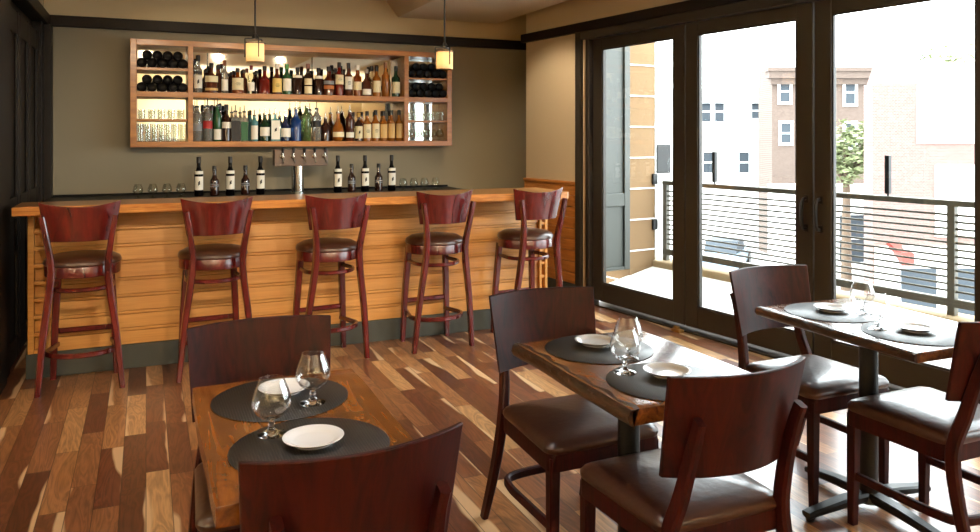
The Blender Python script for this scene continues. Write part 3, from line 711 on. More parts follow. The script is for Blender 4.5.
lower = [
 (197, 10, 42.5, 'tall', 'white', 'black', 'grey', (0.25, 0.42), 1, None, None, 'frosted clear bottle with a grey label and pourer'),
 (207.6, 9.4, 43, 'tall', 'white', 'black', 'red', (0.30, 0.48), 1, None, None, 'clear bottle with a bright red label and pourer'),
 (217.4, 7.6, 43.5, 'tall', 'green', 'black', 'white', (0.04, 0.28), 1, None, None, 'green bottle with a white lower label and pourer'),
 (226.3, 9.2, 37, 'tall', 'dark', 'black', 'white', (0.36, 0.52), 0, None, None, 'dark bottle with a white band label'),
 (235.4, 9.6, 36.5, 'square', 'white', 'black', 'black', (0.02, 0.56), 1, None, None, 'square bottle with a black lower half and pourer'),
 (244.2, 7.6, 36, 'square', 'white', 'black', 'green', (0.02, 0.54), 1, None, None, 'square bottle with a green lower half and pourer'),
 (254.4, 7, 31.5, 'tall', 'teal', 'black', 'white', (0.06, 0.5), 1, None, None, 'slim pale bottle with a white label and pourer'),
 (264.8, 10, 33.5, 'squat', 'dgreen', 'white', 'white', (0.16, 0.42), 1, None, None, 'dark green bottle with an oval white label'),
 (275, 9.6, 33.5, 'square', 'teal', 'white', 'white', (0.06, 0.62), 1, 'figure', None, 'pale teal bottle with a tall white label'),
 (285.4, 10.2, 31, 'squat', 'navy', 'white', 'white', (0.14, 0.42), 1, None, None, 'navy bottle with a white diamond label'),
 (295.9, 10.6, 40, 'squat', 'blue', 'white', None, None, 1, None, None, 'deep blue bottle with a steel pourer and no label'),
 (306.4, 9, 42, 'tall', 'lime', 'white', None, None, 1, None, None, 'yellow green bottle with a tall steel pourer'),
 (316.6, 9, 39.5, 'tall', 'white', 'black', 'black', (0.36, 0.52), 1, None, None, 'clear bottle with a black shoulder label and pourer'),
 (325.4, 10.4, 28.5, 'squat', 'dark', 'white', None, None, 1, None, None, 'low dark bottle with clear shoulders and pourer'),
 (338, 12.2, 35, 'round', 'gold', 'white', 'cream', (0.12, 0.26), 1, None, None, 'round golden decanter with a long pourer'),
 (349.7, 8.6, 36.5, 'tall', 'brown', 'white', 'white', (0.1, 0.24), 1, None, None, 'brown bottle with a low white label and pourer'),
 (358.6, 7.8, 28.5, 'tall', 'dark', 'gold', 'cream', (0.1, 0.52), 0, 'figure', None, 'dark bottle with cream label and gold cap'),
 (367.1, 8.2, 30, 'tall', 'gold', 'black', 'cream', (0.1, 0.56), 0, 'lines', None, 'pale gold bottle with a tall cream label'),
 (375.6, 8, 31, 'tall', 'gold', 'black', 'cream', (0.1, 0.56), 0, 'lines', None, 'pale gold bottle with tall cream label and black cap'),
 (383.5, 7.6, 30, 'tall', 'gold', 'black', 'tan', (0.1, 0.56), 0, None, None, 'gold bottle with a tan label'),
 (391.3, 7.2, 31, 'tall', 'gold', 'black', 'tan', (0.1, 0.56), 0, None, None, 'gold bottle with a tan label and clear neck'),
 (399, 7, 31, 'tall', 'gold', 'black', 'tan', (0.1, 0.56), 0, None, None, 'gold bottle with tan label beside the divider'),
]
lower_back = [(192.8, 5, 36.5, 'tall', 'white'), (202.6, 5, 36.5, 'tall', 'white'), (211.8, 5, 36.5, 'tall', 'green'), (220.3, 5, 38, 'slim', 'dark'), (250.4, 5, 31, 'slim', 'teal'), (353.2, 6, 29, 'tall', 'white'), (361.6, 6, 29, 'tall', 'gold')]
def row(items, z, y, shelf, group):
    for i, (u, wpx, hpx, shp, gl, cp, lb, lz, pr, mk, l2, look) in enumerate(items):
        x = shelf_x(u, y); dpt = x*F.x+y*F.y; k = dpt/778
        bottle(x, y, z, wpx*k, hpx*k, shp, gl, cp, lb, lz, '%s, %s in the %s' % (look, ORD[i], shelf), 'bottle', group, pr, mk, l2)
row(upper, 1.897, 7.45, 'upper bottle row', 'bottles on the upper cabinet shelf')
row(lower, 1.46, 7.45, 'lower bottle row', 'bottles on the lower cabinet shelf')
GLN = {'dark': 'dark', 'brown': 'brown', 'clear': 'clear', 'white': 'clear white', 'green': 'green', 'teal': 'pale teal', 'gold': 'golden'}
for items, z, shelf in ((upper_back, 1.897, 'upper'), (lower_back, 1.46, 'lower')):
    for i, (u, wpx, hpx, shp, gl) in enumerate(items):
        y = 7.555; x = shelf_x(u, y); k = (x*F.x+y*F.y)/778
        bottle(x, y, z, wpx*k, hpx*k, shp, gl, 'black', None, None, 'black capped %s bottle half hidden behind the %s row, %s from left' % (GLN[gl], shelf, ORD[i]), 'bottle', 'bottles in the back row of the %s shelf' % shelf)

# ---- bottles along the back counter
TB = [198.8, 230.2, 260.4, 337.8, 365, 391.6]; SB = [214.5, 245.3, 351.6, 378.6]
TBX = ['leftmost, nearest the row of snifters', 'second from left', 'third from left, just left of the taps', 'fourth from left, just right of the taps', 'fifth from left', 'rightmost, beside the right snifters']
for i, u in enumerate(TB):
    y = 7.22; x = shelf_x(u, y)
    bottle(x, y, 0.985, 0.075, 0.343, 'tall', 'black', 'black', 'white', (0.16, 0.50), 'tall black bottle with white figure label, '+TBX[i], 'bottle', 'tall white labelled bottles on the back counter', mark='figure', label2=('white', 0.56, 0.64))
SBX = ['between the first two tall bottles', 'between the second and third tall bottles', 'between the fourth and fifth tall bottles', 'between the last two tall bottles']
for i, u in enumerate(SB):
    y = 7.24; x = shelf_x(u, y)
    r = bottle(x, y, 0.985, 0.074, 0.262, 'squat', 'dark', 'black', 'grey', (0.30, 0.33), 'short dark brown bottle on the back counter '+SBX[i], 'bottle', 'short dark bottles on the back counter', label2=('grey', 0.36, 0.40))

# ---- wine bottles lying in the outer bays
def wine_proto():
    r = thing('wine_bottle', 'x', 'wine bottle')
    b = MB(); q = Matrix.Rotation(-PI/2, 3, 'X')      # neck towards the mirror, base towards the room
    b.lathe([(0, 0.006), (0.02, 0.004), (0.036, 0), (0.041, 0.006), (0.041, 0.14), (0.034, 0.165), (0.016, 0.185), (0.014, 0.20), (0.014, 0.215), (0, 0.215)], 20, rot=q); b.build('body', G['black'], r)
    c = MB(); c.lathe([(0, 0.205), (0.0155, 0.205), (0.0155, 0.228), (0, 0.228)], 12, rot=q); c.build('capsule', CAPM['red'], r)
    return r
wproto = wine_proto(); first = True
def put_wine(x, z, text, grp):
    global first
    o = wproto if first else copy_tree(wproto); first = False
    o.location = (x, CY0+0.006, z); o['label'] = text; o['group'] = grp
for (x0, x1, z0, bay, n1, n2) in ((-0.075, 0.34, 2.108, 'topmost left bay', 5, 4), (-0.075, 0.34, 1.897, 'second left bay', 5, 4), (2.383, 2.79, 2.092, 'topmost right bay', 5, 4), (2.383, 2.79, 1.897, 'second right bay', 5, 4)):
    p = (x1-x0)/n1
    for i in range(n1): put_wine(x0+p*(i+0.5), z0+0.0395, 'dark wine bottle lying end-on, %s in the bottom row of the %s' % (ORD[i], bay), 'wine bottles in the '+bay)
    for i in range(n2): put_wine(x0+p*(i+1.0), z0+0.0395+0.0665, 'dark wine bottle lying end-on, %s in the top row of the %s' % (ORD[i], bay), 'wine bottles in the '+bay)

# ---- bar glassware in the outer bays
def tumbler_mb(r0, r1, h, th=0.003):
    b = MB(); b.lathe([(0, 0), (r0, 0), (r1, h), (r1-th, h), (r0-th, 0.01), (0, 0.01)], 20); return b
def snifter_mb(k=1.0, seg=32):
    """brandy snifter, about 0.148 m tall when k = 1: foot, stem, bowl"""
    out = [(0.0, 0.0), (0.0345, 0.0), (0.035, 0.002), (0.030, 0.0045), (0.016, 0.008), (0.0085, 0.014), (0.0065, 0.021), (0.0085, 0.028), (0.0055, 0.034), (0.0085, 0.040),
           (0.024, 0.046), (0.038, 0.057), (0.0465, 0.072), (0.0485, 0.085), (0.0465, 0.100), (0.0405, 0.120), (0.0335, 0.138), (0.0305, 0.148)]
    inn = [(0.0293, 0.1482), (0.0322, 0.138), (0.0391, 0.120), (0.0450, 0.100), (0.0470, 0.085), (0.0450, 0.073), (0.0365, 0.0595), (0.022, 0.050), (0.008, 0.047), (0, 0.0465)]
    b = MB(); b.lathe([(r*k, z*k*0.93) for r, z in out+inn], seg); return b
def small_glasses(name, mb, spots, text, grp):
    o0 = None
    for i, (x, y, z, t) in enumerate(spots):
        if o0 is None: o = o0 = mb.build(name, M['thinglass'])
        else: o = o0.copy(); COL.objects.link(o)
        o.location = (x, y, z); tag(o, text % t, 'glass', grp)
small_glasses('highball_glass', tumbler_mb(0.022, 0.026, 0.155), [(-0.075+0.057*(i+0.55), 7.44, 1.46, ORD[i]) for i in range(7)], 'tall clear highball glass, %s from left on the bottom left shelf', 'highball glasses on the bottom left shelf')
small_glasses('rocks_glass', tumbler_mb(0.027, 0.030, 0.085), [(-0.075+0.08*(i+0.5), 7.45, 1.658, ORD[i]) for i in range(5)], 'short clear rocks glass, %s from left above the highball glasses', 'rocks glasses on the left shelf')
small_glasses('tumbler_glass', tumbler_mb(0.018, 0.023, 0.09), [(2.383+0.049*(i+0.55), 7.44, 1.665, ORD[i]) for i in range(8)], 'small clear tumbler, %s from left on the right hand glass shelf', 'tumblers on the right glass shelf')
small_glasses('wine_glass', snifter_mb(0.86, 20), [(2.383+0.078*(i+0.55), 7.46, 1.46, ORD[i]) for i in range(5)], 'stemmed clear glass, %s from left on the bottom right shelf', 'stemmed glasses on the bottom right shelf')
small_glasses('snifter_glass', snifter_mb(0.84, 24), [(shelf_x(u, 7.2), 7.2, 0.985, t) for u, t in ((138, 'leftmost in the group left of the bottles'), (152.8, 'second from left, left of the bottles'), (167, 'third from left, left of the bottles'), (181, 'fourth from left, nearest the first tall bottle'), (403.1, 'right of the last tall bottle'), (413.8, 'second in the group right of the bottles'), (424.4, 'third in the group right of the bottles'), (435.6, 'rightmost in the group right of the bottles'))],
              'small snifter glass on the black back counter, %s', 'snifters on the back counter')

# ---- draft beer tower
dt = thing('beer_tower', 'steel draft beer tower with a wide bronze box of five taps', 'beer tower', (1.265, 7.2, 0.985))
b = MB(); b.lathe([(0, 0), (0.07, 0), (0.07, 0.012), (0.05, 0.02), (0.056, 0.025), (0.056, 0.26), (0, 0.26)], 28); b.build('column', M['steel'], dt)
b = MB(); b.span((-0.215, -0.06, 0.252), (0.262, 0.06, 0.405), 0.006); b.build('tap_box', M['tap_box'], dt, False)
for i in range(5):
    x = -0.15+i*0.0945
    f = MB(); f.lathe([(0, 0), (0.018, 0), (0.018, 0.008), (0.008, 0.012), (0.008, 0.05), (0, 0.05)], 14, (x, -0.06, 0.34), Matrix.Rotation(PI/2, 3, 'X'))
    f.tube((x, -0.10, 0.345), (x+0.006, -0.125, 0.285), 0.007); f.tube((x, -0.1, 0.335), (x, -0.1, 0.37), 0.009)
    fo = f.build('faucet', M['steel'], dt)
    h = MB(); h.lathe([(0, 0), (0.008, 0), (0.014, 0.03), (0.015, 0.045), (0, 0.052)], 12, (x+0.004, -0.1, 0.37)); h.build('tap_handle', CAPM['black'], fo)

# ------------------------------------------------------------------ pendant lamps
shade_m = bpy.data.materials.new('opal_shade'); shade_m.use_nodes = True
nt = shade_m.node_tree; nt.nodes.clear()
o_ = N(nt, 'ShaderNodeOutputMaterial'); mx = N(nt, 'ShaderNodeMixShader'); tl = N(nt, 'ShaderNodeBsdfTranslucent'); df = N(nt, 'ShaderNodeBsdfDiffuse')
tl.inputs[0].default_value = (1, 0.86, 0.66, 1); df.inputs[0].default_value = (0.9, 0.8, 0.64, 1); mx.inputs[0].default_value = 0.35
nt.links.new(tl.outputs[0], mx.inputs[1]); nt.links.new(df.outputs[0], mx.inputs[2]); nt.links.new(mx.outputs[0], o_.inputs[0])
bulb_m = emis('lamp_bulb', (1, 0.72, 0.38, 1), 12)
def pendant(x, y, zt, ceil, label):
    h = 0.142; r = thing('pendant_lamp', label, 'lamp', (x, y, zt-h), 0, 'pendant lamps over the bar')
    b = MB(); b.lathe([(0.059, 0), (0.059, h-0.012), (0.056, h-0.012), (0.056, 0)], 32)
    # open cylinder
    b.build('lamp_shade', shade_m, r)
    b = MB(); b.lathe([(0, h+0.012), (0.02, h+0.012), (0.02, h+0.03), (0.008, h+0.05), (0, h+0.05)], 16); b.build('cap', M['iron'], r)
    b = MB(); b.tube((0, 0, h+0.04), (0, 0, ceil-(zt-h)), 0.006); b.build('rod', M['iron'], r)
    b = MB(); b.lathe([(0, ceil-(zt-h)-0.02), (0.055, ceil-(zt-h)-0.02), (0.06, ceil-(zt-h)), (0, ceil-(zt-h))], 20); b.build('canopy', M['iron'], r)
    for k in range(3):
        a = math.radians(-78)+k*2*PI/3; ca, sa = math.cos(a), math.sin(a)
        b = MB(); b.sweep([(ca*0.01, sa*0.01, h+0.014), (ca*0.066, sa*0.066, h+0.014), (ca*0.0665, sa*0.0665, h+0.01), (ca*0.0665, sa*0.0665, 0.03)], 0.009, 0.004, up=Vector((-sa, ca, 0)).cross(Vector((0, 0, 1)))*-1 if False else Vector((-sa, ca, 0)))
        b.build('strap', M['iron'], r)
    b = MB(); pts = [(0.066*math.cos(t*2*PI/28), 0.066*math.sin(t*2*PI/28), h-0.018) for t in range(28)]; b.sweep(pts, 0.004, 0.006, closed=True); b.build('ring', M['iron'], r)
    b = MB(); b.lathe([(0, 0.035), (0.012, 0.04), (0.019, 0.055), (0.016, 0.075), (0.011, 0.09), (0.011, 0.11), (0, 0.11)], 14); b.build('bulb', bulb_m, r)
    l = bpy.data.lights.new('pendant_bulb', 'POINT'); lo = bpy.data.objects.new('pendant_bulb', l); COL.objects.link(lo); lo.location = (x, y, zt-h+0.062)
    l.energy = 2.6; l.color = (1, 0.74, 0.44); l.shadow_soft_size = 0.024
    lo.parent = r; lo.location = (0, 0, 0.062)
pendant(0.668, 5.4, 2.145, CZH, 'left hand pendant lamp with a glowing opal shade above the bar')
pendant(1.945, 5.2, 2.125, CZH, 'right hand pendant lamp with a glowing opal shade above the bar')

# recessed ceiling lights
can_m = emis('downlight_lens', (1, 0.8, 0.55, 1), 2)
def downlight(x, y, z, target, power, size, label, blend=0.6, col=(1, 0.80, 0.56)):
    r = thing('recessed_light', label, 'ceiling light', (x, y, z), 0, 'recessed ceiling lights')
    b = MB(); b.lathe([(0.05, -0.004), (0.075, -0.004), (0.078, 0), (0.05, 0)], 24); b.build('trim_ring', white_paint, r)
    b = MB(); b.lathe([(0, -0.001), (0.05, -0.001), (0.05, 0.0), (0, 0.0)], 20); b.build('lens', can_m, r)
    l = bpy.data.lights.new('downlight', 'SPOT'); lo = bpy.data.objects.new('downlight', l); COL.objects.link(lo)
    l.energy = power*0.7; l.spot_size = size; l.spot_blend = blend; l.color = col; l.shadow_soft_size = 0.05
    lo.parent = r; lo.location = (0, 0, -0.02)
    lo.rotation_euler = (Vector(target)-Vector((x, y, z-0.02))).to_track_quat('-Z', 'Y').to_euler()
for x, tx, nm in ((0.0, 0.0, 'left'), (1.2, 1.2, 'middle'), (2.3, 2.3, 'right')):
    downlight(x, 0.3, CZH, (tx, 5.6, 0.95), 620, 0.72, 'recessed ceiling light in front of the bar, '+nm+' of its row')
for x, nm in ((0.35, 'left'), (1.35, 'middle'), (2.1, 'right')):
    downlight(x, 6.35, CZH, (x, 7.63, 1.4), 26, 1.5, 'recessed ceiling light behind the bar, '+nm+' of its row')
downlight(2.75, 6.0, CZ, (3.6, 6.7, 1.0), 90, 1.5, 'added ceiling light brightening the short wall beside the glass doors')  # added lamp to brighten the short wall and its wainscot
def uplight(x, y, z, label, power, rz=0.0):  # added unseen lamps that bounce fill off the ceiling
    r = thing('fill_uplight', label, 'added fill lamp', (x, y, z), rz, 'added fill uplights')
    b = MB(); b.box((0.01, 0, 0), (0.02, 0.12, 0.22), bevel=0.004); b.build('back_plate', M['iron'], r, False)
    b = MB(); b.lathe([(0.075, 0.0), (0.075, 0.005), (0.03, 0.005), (0.03, 0)], 20, (0.10, 0, -0.1)); b.lathe([(0.078, 0), (0.095, 0.2), (0.092, 0.2), (0.075, 0)], 24, (0.10, 0, -0.1)); b.build('lamp_shade', shade_m, r)
    l = bpy.data.lights.new('fill_uplight_spot', 'SPOT'); lo = bpy.data.objects.new('fill_uplight_spot', l); COL.objects.link(lo)
    l.energy = power; l.color = (1, 0.92, 0.80); l.shadow_soft_size = 0.06; l.spot_size = 2.6; l.spot_blend = 0.6; lo.parent = r; lo.location = (0.10, 0, 0.11); lo.rotation_euler = (PI, -0.35, 0)
uplight(XL, 0.6, 1.9, 'wall sconce added as fill on the far left wall beside the viewer', 1500); uplight(XL, 3.4, 1.9, 'wall sconce added as fill on the far left wall nearer the bar', 500); uplight(XL, -2.2, 1.9, 'wall sconce added as fill on the far left wall behind the viewer', 1500); uplight(0.7, YE, 1.35, 'wall sconce added as fill on the rear wall, towards its middle', 1000, PI/2); uplight(2.9, YE, 1.35, 'wall sconce added as fill on the rear wall, near the doors', 1000, PI/2)
downlight(-0.9, 2.6, CZH, (-0.5, 3.4, 0), 60, 1.6, 'recessed ceiling light over the left floor')
downlight(0.45, 2.35, CZH, (0.38, 2.02, 0.7), 130, 0.9, 'added ceiling light brightening the small left table', col=(1, 0.97, 0.93))  # added lamp to whiten the plates and lift the left table

# ------------------------------------------------------------------ bar stools
def post_path(pts): return [Vector(p) for p in pts]
def curved_panel(r, name, mat, wt, wb, z0, z1, ymid0, ymid1, sag, th, parent_bevel=0.003, n=14, m=6, topdip=0.0):
    """bent plywood back: arc with its ends forward (+y); wt/wb width at top/bottom"""
    b = MB(); vs = []; idx = {}
    for side in (0, 1):
        for j in range(m+1):
            f = j/m; wd = wb+(wt-wb)*f; zz = z0+(z1-z0)*f; ym = ymid0+(ymid1-ymid0)*f
            for i in range(n+1):
                q = -1+2*i/n
                x = q*wd/2; y = ym+sag*q*q + (th if side else 0)
                z = zz - (topdip*(1-q*q)*(f**4) if topdip else 0)
                idx[(side, j, i)] = len(vs); vs.append(Vector((x, y, z)))
    fs = []
    for j in range(m):
        for i in range(n):
            fs.append((idx[0, j, i], idx[0, j, i+1], idx[0, j+1, i+1], idx[0, j+1, i]))
            fs.append((idx[1, j, i+1], idx[1, j, i], idx[1, j+1, i], idx[1, j+1, i+1]))
    for i in range(n):
        fs.append((idx[0, m, i], idx[0, m, i+1], idx[1, m, i+1], idx[1, m, i])); fs.append((idx[0, 0, i+1], idx[0, 0, i], idx[1, 0, i], idx[1, 0, i+1]))
    for j in range(m):
        fs.append((idx[0, j+1, 0], idx[1, j+1, 0], idx[1, j, 0], idx[0, j, 0])); fs.append((idx[0, j, n], idx[1, j, n], idx[1, j+1, n], idx[0, j+1, n]))
    b._emit(vs, fs)
    o = b.build(name, mat, r)
    bv = o.modifiers.new('bevel', 'BEVEL'); bv.width = parent_bevel; bv.segments = 2; bv.limit_method = 'ANGLE'
    return o

def smooth_path(pts, k=6):
    """Catmull-Rom through the points"""
    P = [Vector(p) for p in pts]; out = []
    for i in range(len(P)-1):
        p0 = P[max(i-1, 0)]; p1 = P[i]; p2 = P[i+1]; p3 = P[min(i+2, len(P)-1)]
        for j in range(k):
            t = j/k
            out.append(0.5*((2*p1)+(-p0+p2)*t+(2*p0-5*p1+4*p2-p3)*t*t+(-p0+3*p1-3*p2+p3)*t**3))
    out.append(P[-1]); return out

def make_stool():
    r = thing('bar_stool', 'x', 'bar stool', (0, 0, 0), 0, 'bar stools along the counter')
    W = M['cherry']
    b = MB(); b.lathe([(0, 0.738), (0.205, 0.738), (0.213, 0.745), (0.213, 0.757), (0.206, 0.772), (0.172, 0.79), (0.10, 0.801), (0, 0.804)], 40); b.build('seat_cushion', M['leather'], r)
    b = MB(); b.lathe([(0, 0.672), (0.198, 0.672), (0.206, 0.677), (0.208, 0.735), (0.205, 0.74), (0, 0.74)], 40); b.build('seat_ring', W, r)
    for s in (-1, 1):
        p = smooth_path([(s*0.222, -0.16, 0), (s*0.19, -0.185, 0.35), (s*0.155, -0.200, 0.62), (s*0.148, -0.213, 0.76), (s*0.168, -0.245, 0.92), (s*0.190, -0.254, 1.045)], 5)
        n = len(p); b = MB(); b.sweep(p, 0.044, 0.036, round_=0.007, up=Vector((1, 0, 0)), scale=[0.85+0.25*math.sin(PI*min(1, i/(n*0.8))) for i in range(n)]); b.build('leg', W, r)
        p = [(s*0.178, 0.18, 0), (s*0.165, 0.165, 0.35), (s*0.145, 0.14, 0.69)]
        b = MB(); b.sweep(p, 0.040, 0.040, round_=0.005, up=Vector((1, 0, 0)), scale=[0.85, 1, 1.05]); b.build('leg', W, r)
    # bent rungs: a U that runs round the back and along the sides
    def ring(z, rx, ryb, yf, name, wd, ht):
        pts = [(-0.15, yf, z)]+[(rx*math.cos(a), ryb*math.sin(a)-0.02, z) for a in [PI+PI*i/16 for i in range(17)]]+[(0.15, yf, z)]
        b = MB(); b.sweep(pts, wd, ht, round_=0.005); b.build(name, W, r)
    ring(0.60, 0.165, 0.155, 0.15, 'stretcher', 0.02, 0.026)
    ring(0.218, 0.192, 0.16, 0.165, 'foot_rest', 0.022, 0.030)
    b = MB(); b.sweep([(-0.15, 0.168, 0.30), (0.15, 0.168, 0.30)], 0.022, 0.032, round_=0.005); b.build('front_rung', W, r)
    curved_panel(r, 'backrest', W, 0.432, 0.352, 0.89, 1.124, -0.218, -0.252, 0.06, 0.014, topdip=0.03)
    return r
st0 = make_stool()
stools = [(-0.350, 5.32, -0.01, 'cherry bar stool nearest the dark door at the left end of the bar'),
          (0.395, 5.30, 0.06, 'second bar stool from the left, partly behind the far chair of the left table'),
          (1.135, 5.31, 0.12, 'bar stool in the middle of the five, right of the left table\'s far chair'),
          (1.912, 5.32, 0.06, 'fourth bar stool from the left, standing clear of the dining chairs'),
          (2.636, 5.30, 0.10, 'bar stool nearest the glass doors at the right end of the bar')]
for i, (x, y, rz, lb) in enumerate(stools):
    o = st0 if i == 0 else copy_tree(st0)
    o.location = (x, y, 0); o.rotation_euler = (0, 0, rz); o['label'] = lb

# ------------------------------------------------------------------ dining chairs
def make_chair():
    r = thing('dining_chair', 'x', 'chair', (0, 0, 0), 0, 'dining chairs at the small tables')
    W = M['cherry_shaded']
    def shape(hw, hf, hb, k, n=7):
        """seat outline: a little narrower at the back, corners rounded by k"""
        pts = []
        for (cx, cy, a0) in ((hw-k, hf-k, 0), (-(hw-k), hf-k, PI/2), (-(hw*0.93-k), -(hb-k), PI), (hw*0.93-k, -(hb-k), 1.5*PI)):
            for i in range(n+1):
                a = a0+PI/2*i/n; pts.append((cx+k*math.cos(a), cy+k*math.sin(a)))
        return pts
    b = MB(); rings = []; vs = []
    lay = [(1.0, 0.443), (1.02, 0.452), (1.02, 0.462), (0.985, 0.474), (0.90, 0.484), (0.72, 0.492), (0.45, 0.497), (0.2, 0.499)]
    for f, z in lay:
        P = shape(0.224, 0.215, 0.212, 0.045)
        rings.append(list(range(len(vs), len(vs)+len(P)))); vs += [Vector((x*f, y*f, z)) for x, y in P]
    fs = []; m = len(rings[0])
    for a, c in zip(rings, rings[1:]):
        for i in range(m): fs.append((a[i], a[(i+1) % m], c[(i+1) % m], c[i]))
    fs.append(tuple(rings[-1])); fs.append(tuple(reversed(rings[0])))
    b._emit(vs, fs); b.build('seat_cushion', M['leather'], r)
    b = MB(); b.prism(shape(0.222, 0.213, 0.21, 0.03), 0.385, 0.444, 0.004); b.build('seat_frame', W, r)
    for s in (-1, 1):
        b = MB(); b.sweep([(s*0.2, 0.192, 0), (s*0.2, 0.19, 0.2), (s*0.198, 0.188, 0.43)], 0.040, 0.040, round_=0.004, up=Vector((1, 0, 0)), scale=[0.72, 0.9, 1.0]); b.build('leg', W, r)
        p = smooth_path([(s*0.225, -0.33, 0), (s*0.212, -0.255, 0.22), (s*0.198, -0.216, 0.42), (s*0.176, -0.245, 0.56), (s*0.168, -0.285, 0.70), (s*0.170, -0.312, 0.775)], 5)
        n = len(p); b = MB(); b.sweep(p, 0.046, 0.030, round_=0.007, up=Vector((1, 0, 0)), scale=[0.8+0.25*math.sin(PI*min(1, i/(n*0.85))) for i in range(n)]); b.build('leg', W, r)
    zr = 0.19
    pts = smooth_path([(-0.198, 0.19, zr), (-0.2, 0.0, zr), (-0.197, -0.15, zr), (-0.16, -0.225, zr), (0, -0.245, zr), (0.16, -0.225, zr), (0.197, -0.15, zr), (0.2, 0, zr), (0.198, 0.19, zr)], 5)
    b = MB(); b.sweep(pts, 0.022, 0.032, round_=0.005); b.build('stretcher', W, r)
    curved_panel(r, 'backrest', W, 0.465, 0.433, 0.602, 0.885, -0.280, -0.338, 0.066, 0.015)
    return r
ch0 = make_chair()
chairs = [(0.350, 2.412, PI, 'dining chair tucked under the far end of the left table, its back towards the bar'),
          (0.380, 1.815, 0.045, 'dining chair at the near end of the left table, cropped by the bottom edge'),
          (1.444, 2.485, PI, 'dining chair at the far end of the middle table, full brown seat showing'),
          (1.458, 1.905, 0.0, 'dining chair at the near end of the middle table, seen from behind'),
          (2.668, 2.540, PI, 'dining chair at the far end of the window table, against the door stiles'),
          (2.708, 2.000, 0.0, 'dining chair at the near end of the window table, cut by the right edge')]
for i, (x, y, rz, lb) in enumerate(chairs):
    o = ch0 if i == 0 else copy_tree(ch0)
    o.location = (x, y, 0); o.rotation_euler = (0, 0, rz); o['label'] = lb

# ------------------------------------------------------------------ tables
TZ = 0.76
def table(x0, x1, y0, y1, base, label, live, seed, th=0.046, rz=0.0):
    cx, cy = base
    r = thing('dining_table', label, 'table', (cx, cy, 0), rz, 'small dining tables')
    rn = random.Random(seed)
    # top outline with wavering long edges
    n = 40; L = []; Rr = []
    ph = [rn.uniform(0, 6) for _ in range(6)]
    def wob(t, k): return 0.004*math.sin(5*t+ph[k])+0.0015*math.sin(13*t+ph[k+1])
    for i in range(n+1):
        t = i/n; y = y0+(y1-y0)*t
        L.append((x0+wob(t, 0)*(1.0 if live else 0.5)-cx, y-cy)); Rr.append((x1+wob(t, 3)*0.6-cx, y-cy))
    b = MB(); b.prism(L+list(reversed(Rr)), TZ-th, TZ, 0.004)
    top = b.build('tabletop', M['slab'], r, True)
    if live:
        b = MB(); vs = []; rg = []
        for i, (x, y) in enumerate(L):
            sec = []
            for k in range(9):
                a = k/8; z = TZ-0.001-(th-0.002)*a
                bul = (0.012*math.sin(PI*a)**0.7+(0.003*math.sin(i*1.7+k*2.1)+rn.uniform(-0.003, 0.003))*(1-a)) if 0 < k < 8 else 0
                sec.append(Vector((x-0.003-max(0.0, bul), y, z)))
            inner = [Vector((x+0.004, y, TZ-th+0.001)), Vector((x+0.022+0.008*math.sin(i*0.9), y, TZ+0.0012))]
            sec = sec+inner
            rg.append(list(range(len(vs), len(vs)+len(sec)))); vs += sec
        fs = []; m = len(rg[0])
        for a, c in zip(rg, rg[1:]):
            for k in range(m): fs.append((a[k], a[(k+1) % m], c[(k+1) % m], c[k]))
        fs.append(tuple(rg[0])); fs.append(tuple(reversed(rg[-1])))
        b._emit(vs, fs); tag(b.build('live_edge', M['live_edge'], top), 'dark bark live edge')
    b = MB(); b.lathe([(0, 0.03), (0.055, 0.03), (0.05, 0.05), (0.036, 0.06), (0.036, TZ-th-0.012), (0, TZ-th-0.012)], 24); b.build('column', M['iron'], r)
    b = MB(); b.box((0, 0, TZ-th-0.006), (0.26, 0.26, 0.012), bevel=0.002); b.build('mounting_plate', M['iron'], r, False)
    for k in range(4):
        a = k*PI/2; ca, sa = math.cos(a), math.sin(a)
        b = MB(); b.sweep([(ca*0.02, sa*0.02, 0.052), (ca*0.15, sa*0.15, 0.046), (ca*0.30, sa*0.30, 0.030), (ca*0.325, sa*0.325, 0.026)], 0.058, 0.034, round_=0.008, scale=[1.1, 1, 0.8, 0.75])
        f = b.build('foot', M['iron'], r)
        b = MB(); b.lathe([(0, 0), (0.016, 0), (0.018, 0.012), (0, 0.014)], 14, (ca*0.305, sa*0.305, 0)); b.build('glide', CAPM['black'], f)
    return r
table(0.125, 0.600, 1.645, 2.460, (0.36, 2.06), 'left dining table, amber slab top with dark burl, nearest the viewer', False, 3)
table(1.210, 1.735, 1.772, 2.515, (1.448, 2.15), 'middle dining table with a dark live bark edge on its left side', True, 5)
table(2.425, 2.975, 1.835, 2.620, (2.68, 2.265), 'window dining table beside the glass doors with a bright glossy top', True, 8, 0.036, -0.035)

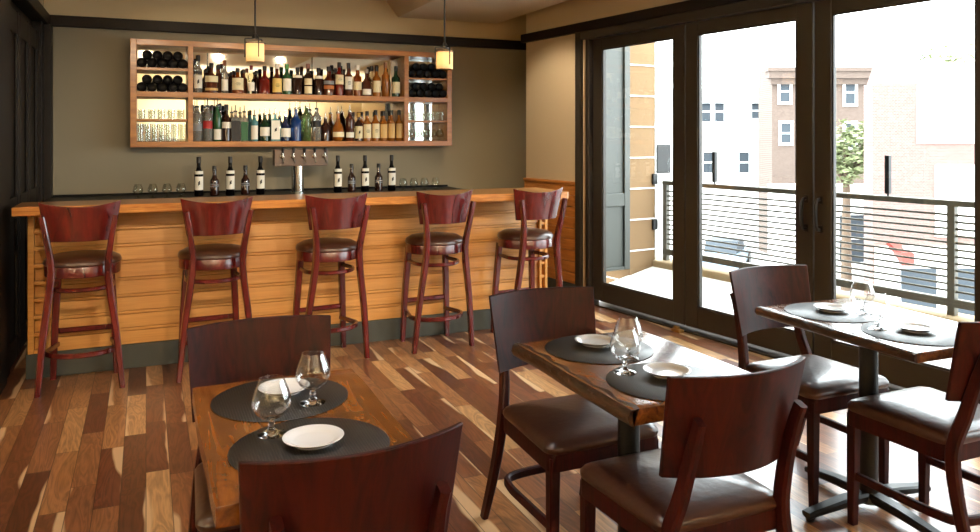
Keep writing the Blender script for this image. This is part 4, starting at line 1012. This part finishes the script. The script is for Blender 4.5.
def placemat(x, y, label):
    b = MB(); b.lathe([(0, 0), (0.186, 0), (0.188, 0.001), (0.186, 0.0022), (0, 0.0022)], 56)
    o = b.build('placemat', M['mat'], loc=(x, y, TZ+0.0012)); return tag(o, label, 'placemat', 'round placemats')
plate_me = None
def plate(x, y, label):
    global plate_me
    if plate_me is None:
        b = MB(); b.lathe([(0, 0.003), (0.040, 0.003), (0.042, 0), (0.047, 0), (0.049, 0.004), (0.062, 0.010), (0.0725, 0.0155), (0.073, 0.017), (0.071, 0.0175), (0.058, 0.0125), (0.05, 0.0085), (0.046, 0.0075), (0, 0.0075)], 48)
        plate_me = b.build('side_plate', M['china']); o = plate_me
    else: o = plate_me.copy(); COL.objects.link(o)
    o.location = (x, y, TZ+0.0036); return tag(o, label, 'plate', 'white side plates')
goblet = None
def snifter(x, y, label, z=TZ+0.0036):
    global goblet
    if goblet is None:
        goblet = o = thing('brandy_snifter', 'x', 'glass'); k = 0.93
        b = MB(); b.lathe([(r, zz*k) for r, zz in [(0.0, 0.0), (0.0345, 0.0), (0.035, 0.002), (0.030, 0.0045), (0.016, 0.008), (0.0085, 0.014), (0.0065, 0.021), (0.0085, 0.028), (0.0055, 0.034), (0.0085, 0.040), (0.018, 0.0435), (0, 0.0437)]], 40); b.build('stem', M['solid_glass'], o)
        b = MB(); b.lathe([(r, zz*k) for r, zz in [(0, 0.0437), (0.018, 0.0437), (0.024, 0.046), (0.038, 0.057), (0.0465, 0.072), (0.0485, 0.085), (0.0465, 0.100), (0.0405, 0.120), (0.0335, 0.138), (0.0305, 0.148),
            (0.0293, 0.1482), (0.0322, 0.138), (0.0391, 0.120), (0.0450, 0.100), (0.0470, 0.085), (0.0450, 0.073), (0.0365, 0.0595), (0.022, 0.050), (0.008, 0.047), (0, 0.0465)]], 40); b.build('bowl', M['crystal'], o)
    else: o = copy_tree(goblet)
    o.location = (x, y, z); return tag(o, label, 'glass', 'brandy snifters on the tables')
place = [('left', 'near', (0.359, 1.872), (0.369, 1.888), (0.285, 1.985)), ('left', 'far', (0.349, 2.254), (0.365, 2.300), (0.423, 2.172)),
         ('middle', 'near', (1.446, 1.934), (1.477, 1.985), (1.371, 2.056)), ('middle', 'far', (1.446, 2.330), (1.461, 2.38), (1.466, 2.18)),
         ('window', 'near', (2.655, 2.035), (2.678, 2.055), (2.566, 2.131)), ('window', 'far', (2.645, 2.418), (2.663, 2.435), (2.738, 2.345))]
for t, e, m, p, g_ in place:
    placemat(m[0], m[1], 'round dark woven placemat at the %s end of the %s table' % (e, t))
    plate(p[0], p[1], 'round white side plate on the placemat at the %s end of the %s table' % (e, t))
    snifter(g_[0], g_[1], 'clear brandy snifter at the %s setting of the %s table' % (e, t))

# small brass floor bolt keeper by the first door
b = MB(); b.box((0, 0, 0.012), (0.09, 0.05, 0.024), bevel=0.004); b.box((0.01, 0, 0.034), (0.04, 0.03, 0.022), bevel=0.004)
o = b.build('door_stop', M['brass'], loc=wp(-0.1, -0.06, 0.0), rz=WALL_ROT); tag(o, 'small brass door stop on the floor between the first two glass doors', 'door stop')
